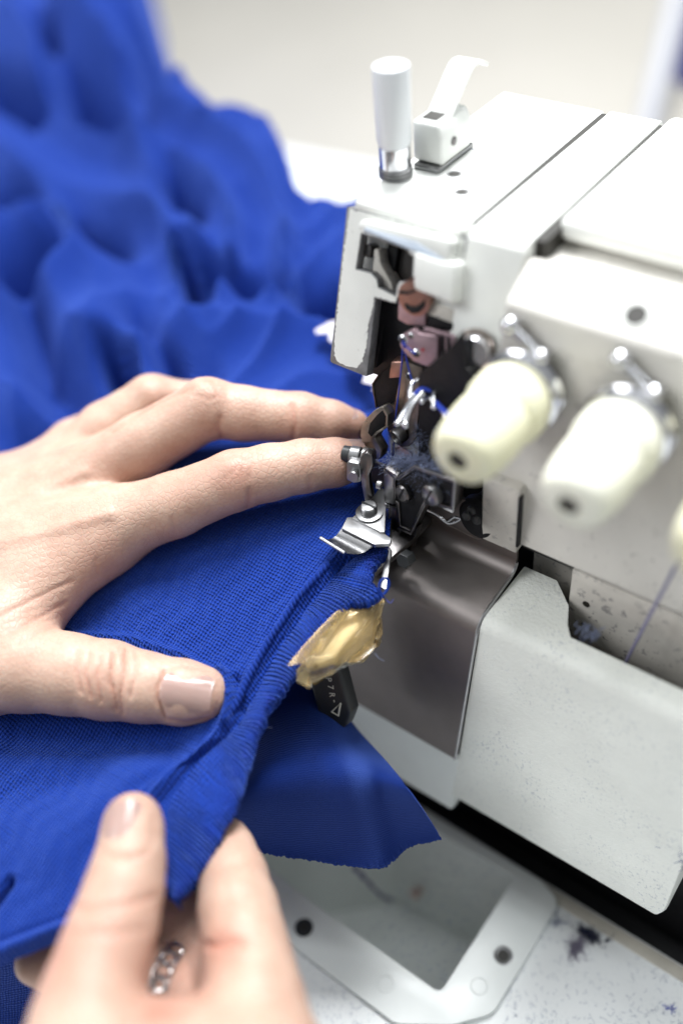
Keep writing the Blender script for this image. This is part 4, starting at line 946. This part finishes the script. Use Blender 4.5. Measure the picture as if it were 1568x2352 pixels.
def sheet_mesh():
    ys = np.concatenate([np.linspace(1, 0, 190) * yb_r, np.linspace(0, 60, 60)[1:], 60 + (np.linspace(0, 1, 150)[1:] ** 1.5) * (YMAX - 60)])
    s = 1 - np.linspace(0, 1, 230) ** 1.9; s = s[::-1]; s = (s - s[0]) / (s[-1] - s[0])
    V, U = np.meshgrid(ys, s, indexing='ij')
    U = U + (np.linspace(0, 1, 230)[None, :] - U) * sstep(V, 60, 130)
    xr = np.interp(V, XR_Y, XR_X); xg = xr.copy(); xr = np.where(V < 0, xr + 3.5, xr)
    xm = np.interp(V, [-150, -60, 0, 60, 200, 700], [-140, -170, -230, -400, -900, -2000])
    X = xm + (xr - xm) * U
    f = np.clip(V / yb_r, 0, 1)                             # 1 at the lower edge
    yb = np.clip(sl[0] * X + sl[1], yb_r - 45, yb_r + 4)
    Y = np.where(V < 0, f * (yb + (yb_r - yb) * sstep(U, .93, 1.0)), V)
    Z = base(Y)
    px, py, dd = proj(np.stack([X, Y, Z], -1))
    wb = sstep(Y, 20, 60); wl = np.maximum(wb, sstep(-X, 95, 130) * sstep(Y, -60, -20))
    for poly, w, a in FOLDS:
        Z = Z + wl * (a * .62 if a > 0 else a * 1.3) * np.exp(-(seg_dist(px, py, poly) / (w * 1.08)) ** (1.35 if a > 0 else 1.7))
    u1 = (px * .75 - py * .45) / 135 + .8 * np.sin(py / 150 + 1) + .5 * np.sin(px / 170 + py / 230)
    m1 = .35 + .65 * np.clip(np.sin(px / 130 - py / 190 + .7) + .4, 0, 1)
    Z = Z + wb * 13 * m1 * ((1 - np.abs(np.sin(math.pi * u1))) ** 1.25 - .35) * (1 - sstep(py, 640, 800))
    u2 = (py + .12 * px) / 125 + .55 * np.sin(px / 115 + .5) + .3 * np.sin(px / 60 + py / 90)
    Z = Z + wb * 4.5 * sstep(py, 380, 520) * sstep(px, 200, 420) * ((1 - np.abs(np.sin(math.pi * u2))) ** 1.3 - .35)
    for poly, w, a in FRONT:
        Z = Z + (1 - wb) * a * np.exp(-(seg_dist(px, py, poly) / w) ** 2)
    sd = xg - X
    fr = 1 - sstep(Y, -6, 2)
    Z = Z + fr * (1.9 * np.exp(-((sd - 3.1) / 1.5) ** 2) - 1.4 * sstep(-sd, -1.6, .3) + 0.5 * np.exp(-((sd - 6.5) / 1.6) ** 2))
    # lower hem: a doubled edge
    eb = (1 - f) * abs(yb_r) * np.where(V < 0, 1, 99)
    Z = Z + 1.3 * np.exp(-((eb - 2.4) / 1.6) ** 2) * (V < 0) - 1.0 * np.exp(-((eb - 5.4) / .9) ** 2) * (V < 0) - 4 * np.exp(-(eb / .8) ** 2) * (V < 0)
    # pile settles onto the worktop along its far edge
    sg_ = np.where(inside(px, py, BGPOLY), 1, -1) * seg_dist(px, py, OUTLINE + [(900, 452)]); sg_ = np.where(Y > y1 + 25, sg_, -999)
    Z = Z + sstep(sg_, -4, 70) * (-129.2 - Z)
    Z = np.maximum(Z, np.where(Y > y1 + 25, -129.2, -999))
    dead = sg_ > 95
    Z = Z + 0.12 * np.sin(X * .9 + 2 * np.sin(Y * .31)) * (1 - wb)
    nv, nu = X.shape
    co = np.stack([X, Y, Z], -1).reshape(-1, 3)
    idx = np.arange(nv * nu).reshape(nv, nu)
    q = np.stack([idx[:-1, :-1], idx[:-1, 1:], idx[1:, 1:], idx[1:, :-1]], -1).reshape(-1, 4)
    q = q[~dead.reshape(-1)[q].all(1)]; used = np.unique(q); remap = np.full(nv * nu, -1); remap[used] = np.arange(len(used)); q = remap[q]; co = co[used]
    me = bpy.data.meshes.new('cloth_sheet'); me.from_pydata(co.tolist(), [], q.tolist())
    uv = me.uv_layers.new(name='mm')
    arc = np.interp(Y, _by, np.concatenate([[0], np.cumsum(np.hypot(np.diff(_by), np.diff(_bz)))]))
    uvp = np.stack([X, arc], -1).reshape(-1, 2)[used]; li = np.empty(len(me.loops), int); me.loops.foreach_get('vertex_index', li)
    uv.data.foreach_set('uv', uvp[li].ravel())
    return me, (X, Y, Z)
cl = thing('blue_cloth', 'royal blue knitted cloth being sewn, piled up behind and pressed by the left hand', 'cloth', (-20, -40, -20))
me, GRID = sheet_mesh()
link('cloth_sheet', me, 'knit', cl)
def poly_at(pts, n):
    pts = np.asarray(spline(list(pts), 8)); s = np.concatenate([[0], np.cumsum(np.linalg.norm(np.diff(pts, axis=0), axis=1))])
    t = np.linspace(0, s[-1], n); return np.stack([np.interp(t, s, pts[:, i]) for i in range(3)], -1), s[-1]
def trim():
    n = 1150
    sg, se = np.array(spline(list(gw), 12)), np.array(spline(list(ew), 12)); mid_ = (sg + se * 2) / 3
    ar = np.concatenate([[0], np.cumsum(np.linalg.norm(np.diff(mid_, axis=0), axis=1))]); tt = np.linspace(0, ar[-1], n); LB = ar[-1]
    rsmp = lambda C: np.stack([np.interp(tt, ar, C[:, i]) for i in range(3)], -1)
    A, B = rsmp(sg), rsmp(se)
    lip = 2.2 * np.exp(-((tt - np.interp(5.2, np.arange(len(PAIRS)), ar[::12][:len(PAIRS)])) / 7.0) ** 2); B = B + np.stack([0 * lip, 0 * lip, lip], -1)
    A = A + (0, 0, -0.6); prof = [(0.0, -0.9), (.05, -0.5), (.13, .1), (.25, .6), (.4, .95), (.55, 1.15), (.7, 1.2), (.83, 1.05), (.93, .5), (.985, -.3), (1.0, -1.3), (.985, -2.5), (.94, -3.6), (.86, -4.4)]
    rows = []; rg = np.random.default_rng(4)
    wob = np.interp(np.arange(n), np.linspace(0, n, 150), rg.normal(size=150)) * .35
    ph = np.cumsum(np.full(n, LB / n)) * 2 * math.pi / 1.2 + np.interp(np.arange(n), np.linspace(0, n, 60), rg.normal(size=60)) * .9
    uvs = []
    for i in range(n):
        a, b = A[i], B[i]; row = []
        for t, h in prof:
            rib = math.sin(ph[i] + 1.6 * t + 0.5 * math.sin(t * 9 + i * .02))
            amp = .11 + .10 * sstep(np.array(t), .3, .8)
            dz = h + rib * amp * (1 if t > .04 else .2)
            p = a + (b - a) * t; out = (b - a) / np.linalg.norm(b - a)
            p = p + np.array([0, 0, dz]) + out * (rib * .2 * sstep(np.array(t), .85, 1.0) + wob[i] * t)
            row.append(p)
        rows.append(row); uvs.append([(t * 9, i * LB / n) for t, _ in prof])
    V = np.array(rows); nu = V.shape[1]; idx = np.arange(n * nu).reshape(n, nu)
    q = np.stack([idx[:-1, :-1], idx[1:, :-1], idx[1:, 1:], idx[:-1, 1:]], -1).reshape(-1, 4)
    me = bpy.data.meshes.new('ribbed_trim'); me.from_pydata(V.reshape(-1, 3).tolist(), [], q.tolist())
    uv = me.uv_layers.new(name='mm'); uvp = np.array(uvs).reshape(-1, 2); li = np.empty(len(me.loops), int); me.loops.foreach_get('vertex_index', li)
    uv.data.foreach_set('uv', uvp[li].ravel()); return me
link('ribbed_trim', trim(), 'knit_rib', cl)
# overlock stitches: a twisted cord of thread along the seam ridge
def cord(name, pts, r, twist, m, parent, strands=2, n=900, lift=0.0, rs=None):
    A, L = poly_at(pts, n); bm = bmesh.new()
    for s in range(strands):
        q = []
        for i in range(n):
            t = A[min(i + 1, n - 1)] - A[max(i - 1, 0)]; t /= np.linalg.norm(t); u = np.cross(t, (0, 0, 1.)); u /= np.linalg.norm(u); v = np.cross(u, t)
            an = i * L / n / twist * 2 * math.pi + s * 2 * math.pi / strands
            q.append(A[i] + (u * math.cos(an) + v * math.sin(an)) * r + (0, 0, lift))
        add_tube(bm, q, rs or r * .95, 6)
    return finish(name, bm, m, parent, 0)
cw = []
for p in gw[3:15]:
    cw.append(p + np.array([-2.7, 0, 0]))
cw = [np.array([c[0], c[1], base(c[1]) + 1.55]) for c in cw]
cord('seam_stitching', cw, 0.62, 3.1, 'knit_rib', cl, 2, 700)
cord('loose_loop', [P(880, 1374, 285.5), P(871, 1352, 286), P(875, 1334, 286), P(887, 1328, 286), P(893, 1340, 286), P(888, 1356, 285.5), P(880, 1366, 285)], 0.26, 1.6, 'knit_rib', cl, 2, 160)
for k, (a_, b_, c_) in enumerate([((884, 1372), (895, 1385), (903, 1376)), ((860, 1500), (870, 1512), (882, 1518)), ((700, 1510), (712, 1528), (722, 1540)), ((600, 1650), (612, 1668), (625, 1672))]):
    tube('stray_fibre', [P(*a_, 286), P(*b_, 285), P(*c_, 285)], 0.06, 'lint_grey' if k else 'thread', cl, 4, 5)
# small fibres along the trim's outer edge
rg = np.random.default_rng(9); _sg, _se = np.array(spline(list(gw), 30)), np.array(spline(list(ew), 30)); _q = np.linspace(0, len(_sg) - 1, 600).astype(int); A, B = _sg[_q], _se[_q]; bm = bmesh.new()
for i in range(1500):
    k = rg.integers(600); f = 1 - abs(rg.normal()) * .25; c = A[k] + (B[k] - A[k]) * f + (0, 0, 1.0 if f < .95 else -.2)
    d = rg.normal(size=3); d[2] = abs(d[2]); d /= np.linalg.norm(d); L = .5 + .9 * rg.random()
    add_tube(bm, [c, c + d * L * .6, c + d * L + rg.normal(size=3) * .25], 0.035, 3, False)
tag(finish('trim_fuzz', bm, 'thread', cl, 0), kind='stuff')

def grid_part(name, T, Bt, d_top, d_mid, d_bot, m, parent, n=60, k=60, crease=None, camt=.5, jag=0):
    T = np.array(spline([np.array([*p, 0.]) for p in T], 8)); Bt = np.array(spline([np.array([*p, 0.]) for p in Bt], 8))
    rs = lambda C, n: np.stack([np.interp(np.linspace(0, 1, n), np.linspace(0, 1, len(C)), C[:, i]) for i in range(2)], -1)
    T, Bt = rs(T, n), rs(Bt, n); vs = []; JG = np.random.default_rng(3).normal(size=Bt.shape) * jag
    for j in range(k):
        t = j / (k - 1); row = []
        for i in range(n):
            p = T[i] * (1 - t) + Bt[i] * t + JG[i] * max(0, (t - .95) / .05)
            p = p + np.array([10 * math.sin(math.pi * t) * (i / n) ** 3, 5 * math.sin(i / n * 14) * t ** 3])
            d = d_top + (d_mid - d_top) * sstep(np.array(t), 0, camt) + (d_bot - d_mid) * sstep(np.array(t), camt, 1)
            d = d + 2.2 * math.sin(i / n * 8 + t * 2) + 1.6 * math.sin(i / n * 15 + t * 5)
            row.append(P(p[0], p[1], float(d)))
        vs.append(row)
    V = np.array(vs); idx = np.arange(n * k).reshape(k, n)
    q = np.stack([idx[:-1, :-1], idx[1:, :-1], idx[1:, 1:], idx[:-1, 1:]], -1).reshape(-1, 4)
    me = bpy.data.meshes.new(name); me.from_pydata(V.reshape(-1, 3).tolist(), [], q.tolist())
    uv = me.uv_layers.new(name='mm'); U, T_ = np.meshgrid(np.arange(n) * 1.3, np.arange(k) * 1.0); uvp = np.stack([U, T_], -1).reshape(-1, 2)
    li = np.empty(len(me.loops), int); me.loops.foreach_get('vertex_index', li); uv.data.foreach_set('uv', uvp[li].ravel())
    o = link(name, me, m, parent)
    md = o.modifiers.new('thickness', 'SOLIDIFY'); md.thickness = 0.0009; md.offset = 0
    return o
grid_part('hanging_flap', [(470, 1740), (560, 1610), (660, 1560), (760, 1610), (830, 1690)], [(540, 1935), (640, 1962), (750, 1986), (850, 1992), (905, 1975), (950, 1945), (1014, 1922)], 319, 290, 304, 'knit_shaded', cl, n=150, camt=.52, jag=1.6)
grid_part('lower_layer', [(-120, 2180), (60, 2150), (250, 2070), (420, 2040), (520, 1950)], [(-120, 2600), (60, 2600), (250, 2600), (420, 2600), (560, 2600)], 284, 300, 305, 'knit_shaded', cl, camt=.4)

tag(strip('paper_slip', [hit(745, 768, 6) + (0, 0, 4), hit(790, 800, 6) + (0, 0, 5), hit(850, 868, 6) + (0, 0, 4), hit(880, 905, 5) + (0, 0, 3)], 5.0, 'paper', None, None, 5, .25),
    'white paper slip peeking out between the blue cloth and the machine head', 'paper')

# ------------------------------------------------------------------ hands
import openvdb
def seg_sdf(G, a, b, ra, rb):
    ab = b - a; L2 = float(ab @ ab) + 1e-6
    t = np.clip(((G[0] - a[0]) * ab[0] + (G[1] - a[1]) * ab[1] + (G[2] - a[2]) * ab[2]) / L2, 0, 1)
    dx, dy, dz = G[0] - a[0] - t * ab[0], G[1] - a[1] - t * ab[1], G[2] - a[2] - t * ab[2]
    return np.sqrt(dx * dx + dy * dy + dz * dz) - (ra + (rb - ra) * t)
def smin(a, b, k):
    if k <= 0: return np.minimum(a, b)
    h = np.clip(0.5 + 0.5 * (b - a) / k, 0, 1); return b + (a - b) * h - k * h * (1 - h)
def chain(G, pts, k):
    d = None
    for (a, ra), (b, rb) in zip(pts[:-1], pts[1:]):
        e = seg_sdf(G, a.astype(np.float32), b.astype(np.float32), np.float32(ra), np.float32(rb))
        d = e if d is None else smin(d, e, np.float32(k))
    return d
def J(px, py, d, r): return (P(px, py, d), r)
def hand_mesh(name, palm, fingers, vox=0.75, kp=9.0, kf=5.0, kk=1.2, joint=2.2):
    allp = [p for c in palm + fingers for p, r in c]; rm = 20
    lo = np.min(allp, 0) - rm; hi = np.max(allp, 0) + rm
    ax = [np.arange(l, h, vox, dtype=np.float32) for l, h in zip(lo, hi)]
    G = np.meshgrid(*ax, indexing='ij', sparse=True)
    pd = None
    for c in palm:
        e = chain(G, c, 4); pd = e if pd is None else smin(pd, e, np.float32(kp))
    tot = pd
    for c in fingers:
        f = smin(chain(G, c, joint), pd, np.float32(kf)); tot = smin(tot, f, np.float32(kk))
    tot = np.ascontiguousarray(np.broadcast_to(tot, [len(a) for a in ax]).astype(np.float32))
    g = openvdb.FloatGrid(background=50.0); g.copyFromArray(tot)
    pts, quads = g.convertToQuads(isovalue=0.0)
    pts = pts.astype(float) * vox + np.array([a[0] for a in ax], float)
    q = quads.astype(int)
    me = bpy.data.meshes.new(name); me.from_pydata(pts.tolist(), [], q.tolist())
    bm = bmesh.new(); bm.from_mesh(me)
    bmesh.ops.recalc_face_normals(bm, faces=bm.faces)
    for _ in range(4): bmesh.ops.smooth_vert(bm, verts=bm.verts, factor=0.5, use_axis_x=True, use_axis_y=True, use_axis_z=True)
    bm.to_mesh(me); bm.free(); return me
def detail(me, creases, flush, lumps=()):
    # creases are pressed into the surface along its normals; 'flush' reddens them and the joints
    n = len(me.vertices); co = np.empty(n * 3); me.vertices.foreach_get('co', co); co = co.reshape(-1, 3)
    no = np.empty(n * 3); me.vertices.foreach_get('normal', no); no = no.reshape(-1, 3)
    px, py, d = proj(co); face = np.clip(((CAM - co) * no).sum(1) / np.linalg.norm(CAM - co, axis=1), 0, 1)
    fl = np.zeros(n)
    for poly, w, dep in creases:
        g = np.exp(-(seg_dist(px, py, poly) / w) ** 2) * sstep(face, 0.05, .35)
        co = co - no * (g * dep)[:, None]; fl = np.maximum(fl, g * min(.3, dep * .5))
    for poly, w, a in lumps:
        g = np.exp(-(seg_dist(px, py, poly) / w) ** 2) * sstep(face, 0.0, .3); co = co + no * (g * a)[:, None]
    for (x, y), w, a in flush:
        fl = fl + a * np.exp(-((px - x) ** 2 + (py - y) ** 2) / w ** 2)
    me.vertices.foreach_set('co', co.ravel()); me.update()
    at = me.attributes.new('flush', 'FLOAT', 'POINT'); at.data.foreach_set('value', np.clip(fl, 0, 1))
    return me
def nail(parent, cen, axis, nrm, w, l, r, lift=0.3, tipw=0.16, back=0.0, m='nail', tilt=.12):
    """curved nail plate: cen = point on the finger's skin under the nail's middle"""
    a = axis / np.linalg.norm(axis); nn = nrm - a * np.dot(nrm, a); nn /= np.linalg.norm(nn); s = np.cross(a, nn)
    nu, nv = 20, 22
    def build(name, v0, v1, mm, up):
        bm = bmesh.new(); rows = []
        for j in range(nv + 1):
            v = v0 + (v1 - v0) * j / nv; row = []
            # rounded-square outline
            ww = w / 2 * (1 - abs(v) ** (4 if v > 0 else 3) * (.30 if v > 0 else .50))
            for i in range(nu + 1):
                u = -1 + 2 * i / nu; x = u * ww; th = x / r
                p = cen + s * (r * math.sin(th)) + nn * (r * (math.cos(th) - 1) + lift + up - v * l / 2 * tilt - .22 * v * v * l * .06 - (0.5 if v < -.98 else 0)) + a * (v * l / 2)
                row.append(bm.verts.new(p))
            rows.append(row)
        for j in range(nv):
            for i in range(nu): bm.faces.new((rows[j][i], rows[j][i + 1], rows[j + 1][i + 1], rows[j + 1][i]))
        bmesh.ops.solidify(bm, geom=bm.faces[:], thickness=0.45)
        return finish(name, bm, mm, parent, 0.0)
    o = build('fingernail', -1, 1, m, 0.0)
    return o

# left hand: flat on the cloth
lf = dict(
    index=[J(262, 1205, 317, 12.0), J(400, 1160, 310, 10.2), J(540, 1103, 305, 9.3), J(620, 1085, 305.5, 8.7), J(700, 1070, 306, 8.2), J(770, 1062, 308, 7.5), J(815, 1057, 309.5, 6.2)],
    middle=[J(195, 1100, 334, 11.5), J(330, 1022, 329, 10.6), J(478, 938, 324, 9.9), J(560, 950, 324, 8.9), J(690, 960, 325, 8.3), J(760, 972, 326.5, 7.4), J(808, 980, 327.5, 6.0)],
    ring=[J(140, 1085, 347, 11.0), J(245, 990, 346, 10.2), J(350, 922, 345, 9.3), J(450, 935, 349, 8.6), J(600, 985, 352, 7.5), J(690, 1010, 352, 6)],
    little=[J(95, 1085, 356, 10.0), J(170, 1020, 360, 9.0), J(238, 980, 364, 7.9), J(330, 985, 370, 7.2), J(440, 1010, 372, 6)],
    thumb=[J(-20, 1520, 300, 15.5), J(60, 1532, 295, 13.4), J(160, 1548, 292, 11.9), J(250, 1562, 290, 11.5), J(330, 1578, 288.5, 10.2), J(420, 1590, 287.5, 9.4), J(462, 1594, 287.2, 8.3)])
lpalm = [[J(265, 1205, 317, 12.0), J(60, 1265, 320, 14.0), J(-160, 1330, 326, 16)],
         [J(200, 1105, 334, 11.5), J(20, 1180, 336, 14.0), J(-160, 1250, 340, 16)],
         [J(140, 1090, 347, 10.5), J(-20, 1150, 348, 13.0), J(-170, 1200, 350, 15)],
         [J(95, 1095, 356, 9.0), J(-60, 1150, 356, 12.0), J(-180, 1190, 358, 14)],
         [J(215, 1255, 314, 10.5), J(90, 1345, 311, 12.5), J(20, 1440, 304, 13.5), J(-40, 1510, 302, 15)],
         [J(-20, 1500, 303, 16.0), J(-140, 1420, 316, 20)],
         [J(100, 1260, 326, 11), J(20, 1360, 322, 14), J(-120, 1380, 326, 18)]]
me = hand_mesh('left_hand', lpalm, list(lf.values()), 0.75)
lc = [([(497, 1060), (540, 1045), (572, 1052)], 5, .2), ([(488, 1085), (505, 1062), (530, 1052)], 4, .18), ([(560, 1048), (578, 1068), (575, 1095)], 4.5, .2), ([(515, 1100), (548, 1072), (560, 1100)], 4, .16), ([(545, 1065), (555, 1085), (566, 1060)], 3.5, .12),
      ([(571, 1128), (572, 1150), (566, 1172)], 6, .45), ([(712, 1098), (708, 1128)], 6, .35), ([(396, 1190), (402, 1215), (400, 1240)], 6, .22), ([(668, 1020), (700, 1035)], 4, .2),
      ([(468, 870), (490, 880), (500, 905)], 5, .28), ([(440, 905), (480, 918), (505, 912)], 4, .22), ([(670, 930), (678, 975), (672, 1008)], 6, .5), ([(505, 960), (500, 985), (508, 1005)], 7, .5),
      ([(255, 995), (330, 945), (394, 911), (445, 893)], 5, .45),
      ([(182, 1495), (175, 1540), (186, 1590)], 5, .55), ([(205, 1500), (195, 1550), (208, 1600)], 5, .6), ([(232, 1505), (222, 1555), (232, 1612)], 4.5, .55), ([(262, 1500), (254, 1555), (268, 1630)], 5, .7), ([(290, 1492), (286, 1545), (276, 1600), (280, 1640)], 5, .65), ([(312, 1500), (312, 1550), (300, 1600)], 4, .5), ([(240, 1560), (262, 1580)], 4, .3),
      ([(355, 1560), (362, 1610), (378, 1650)], 5, .30), ([(500, 1570), (502, 1600), (494, 1640)], 4, .2),
      ([(222, 1285), (220, 1300), (226, 1318)], 5, .2), ([(0, 1415), (80, 1375), (165, 1335)], 6, .4), ([(20, 1455), (80, 1425), (150, 1385)], 5, .35), ([(40, 1480), (90, 1452), (128, 1440)], 5, .35)]
for i in range(15):                 # fine parallel folds running towards the web
    y0 = 1230 + i * 15; lc.append(([(0, y0 + 8), (70, y0 - 6 + 3 * math.sin(i)), (150, y0 - 22 + 5 * math.sin(i * 2.1))], 2.6, .10))
lc += [([(376, 1545), (364, 1575), (364, 1612), (376, 1645)], 4.5, .8), ([(378, 1540), (420, 1528), (480, 1540)], 4, .5), ([(380, 1652), (430, 1660), (480, 1650)], 4, .5)]
lfl = [((545, 1090), 55, .22), ((700, 1070), 40, .15), ((690, 965), 50, .15), ((120, 1250), 120, .08), ((530, 1080), 70, .16), ((250, 1570), 75, .18), ((460, 930), 60, .12), ((350, 900), 50, .14), ((800, 1060), 60, .22), ((810, 975), 50, .22), ((220, 1290), 60, .24), ((480, 1620), 60, .18), ((90, 1430), 70, .14), ((400, 1090), 60, .20), ((590, 1160), 60, .2), ((200, 1030), 60, .1)]
detail(me, lc, lfl, [([(455, 885), (490, 900)], 26, .8), ([(520, 1065), (560, 1068)], 26, .5), ([(0, 1245), (120, 1215), (250, 1180)], 16, .9), ([(0, 1165), (100, 1125), (195, 1085)], 15, .9), ([(330, 890), (355, 900)], 24, .8)])
hl = tag(link('hand', me, 'skin', None, P(60, 1400, 315)), 'left hand with outstretched fingers pressing the blue cloth beside the presser foot', 'hand', 'hands guiding the cloth')
tax = lf['thumb'][-1][0] - lf['thumb'][-3][0]
tn = (CAM - P(430, 1590, 287)); tn = tn / np.linalg.norm(tn) + np.array([0.02, -0.05, .30])
def skin_point(cen, nrm, r): return cen + nrm / np.linalg.norm(nrm) * r
nail(hl, skin_point(P(432, 1594, 287.4), tn, 9.5), tax, tn, 12.6, 14.4, 7.3, .35, tilt=.2)
iax = lf['middle'][-1][0] - lf['middle'][-3][0]; inn = np.array([-.1, .25, 1.0])
nail(hl, skin_point(P(786, 975, 327), inn, 6.6), iax, inn, 10.0, 11.0, 6.6, .15)
iax = lf['index'][-1][0] - lf['index'][-3][0]
nail(hl, skin_point(P(795, 1058, 309), inn, 6.8), iax, inn, 10.0, 11.0, 6.8, .15)

# right hand: thumb over, index under the cloth
rfn = dict(
    thumb=[J(196, 2420, 222, 14.0), J(200, 2340, 227, 12.6), J(214, 2270, 232, 11.5), J(240, 2190, 237, 11.0), J(262, 2125, 241, 10.6), J(284, 2045, 246, 9.8), J(298, 1980, 250, 8.8), J(305, 1905, 255, 7.8), J(305, 1885, 256, 7.2)],
    index=[J(590, 2420, 232, 13.5), J(585, 2310, 239, 12.2), J(572, 2230, 246, 11.3), J(560, 2160, 251, 10.6), J(547, 2090, 258, 10.3), J(535, 2015, 267, 9.2), J(525, 1952, 274, 7.2), J(521, 1925, 277, 5.8)],
    middle=[J(560, 2300, 252, 11.0), J(490, 2160, 276, 9.5), J(400, 2095, 286, 8.8), J(270, 2110, 288, 8.0), J(200, 2130, 289, 7)],
    ring=[J(560, 2370, 250, 11.5), J(475, 2290, 264, 9.8), J(410, 2250, 270, 9.0), J(270, 2225, 276, 8.4), J(130, 2215, 277, 7.5), J(84, 2212, 277, 6.0)])
rpalm = [[J(196, 2450, 222, 14.0), J(330, 2510, 226, 15), J(470, 2500, 232, 16), J(590, 2450, 233, 13.5)],
         [J(330, 2470, 234, 11.0), J(450, 2465, 238, 11), J(560, 2440, 238, 12)],
         [J(250, 2520, 220, 18), J(560, 2520, 226, 20)]]
me = hand_mesh('right_hand', rpalm, list(rfn.values()), 0.8, 9, 4.0, 1.0)
rc = [([(175, 2082), (220, 2088), (300, 2075), (350, 2060)], 8, .55), ([(160, 2140), (250, 2145), (330, 2135)], 9, .35), ([(220, 1965), (280, 1972), (330, 1960)], 6, .35), ([(472, 2170), (505, 2172), (560, 2166)], 9, .9), ([(500, 2150), (540, 2158)], 8, .3), ([(345, 2330), (380, 2318), (440, 2322)], 9, .6)]
rc += [([(228, 1945), (262, 1968), (312, 1972)], 6, .4), ([(352, 1880), (355, 1930), (330, 1968)], 6, .35)]
rfl = [((270, 2080), 90, .16), ((520, 2168), 60, .42), ((350, 2335), 60, .30), ((520, 1950), 60, .15), ((320, 1880), 60, .12), ((400, 2240), 120, .35), ((150, 2200), 110, .45), ((600, 2320), 90, .12)]
detail(me, rc, rfl)
hr = tag(link('hand', me, 'skin', None, P(350, 2400, 240)), 'right hand pinching the ribbed hem between thumb and index finger at the bottom', 'hand', 'hands guiding the cloth')
tax = P(300, 1860, 256) - P(285, 2000, 248)
tn = (CAM - P(283, 1920, 255)); tn = tn / np.linalg.norm(tn) + np.array([-.42, -.05, .18])
nail(hr, skin_point(P(301, 1915, 254.3), tn, 8.3), tax, tn, 11.0, 13.4, 6.4, .35)

# silver filigree ring on the ring finger
rg_c = rfn['ring'][2][0]; rg_a = rfn['ring'][3][0] - rfn['ring'][1][0]
u, v, a = frame_of(rg_a); RR = 9.7
ringo = thing('finger_ring', 'silver openwork ring worn on the right hand in the shadow behind the thumb', 'ring', rg_c)
def circ(off, rad, n=64, ph=0): return [rg_c + a * off + (u * math.cos(2 * math.pi * k / n + ph) + v * math.sin(2 * math.pi * k / n + ph)) * rad for k in range(n + 1)]
for off in (-2.8, 2.8):
    bm = bmesh.new(); add_tube(bm, circ(off, RR), .55, 8, False); finish('ring_rim', bm, 'silver', ringo)
bm = bmesh.new()
for s in range(2):
    add_tube(bm, [rg_c + a * (2.5 * math.cos(k * 9 * 2 * math.pi / 240 + s * math.pi)) + (u * math.cos(2 * math.pi * k / 240) + v * math.sin(2 * math.pi * k / 240)) * (RR + .15 * s) for k in range(241)], .42, 6, False)
finish('filigree_scroll', bm, 'silver', ringo)
for k in range(9):
    an = 2 * math.pi * (k + .5) / 9; c = rg_c + (u * math.cos(an) + v * math.sin(an)) * (RR + .1)
    bmesh_ = bmesh.new(); w_ = -u * math.sin(an) + v * math.cos(an)
    add_tube(bmesh_, [c + (a * math.cos(t) + w_ * math.sin(t)) * 1.5 for t in np.linspace(0, 6.283, 17)], .35, 6, False); finish('ring_loop', bmesh_, 'silver', ringo)
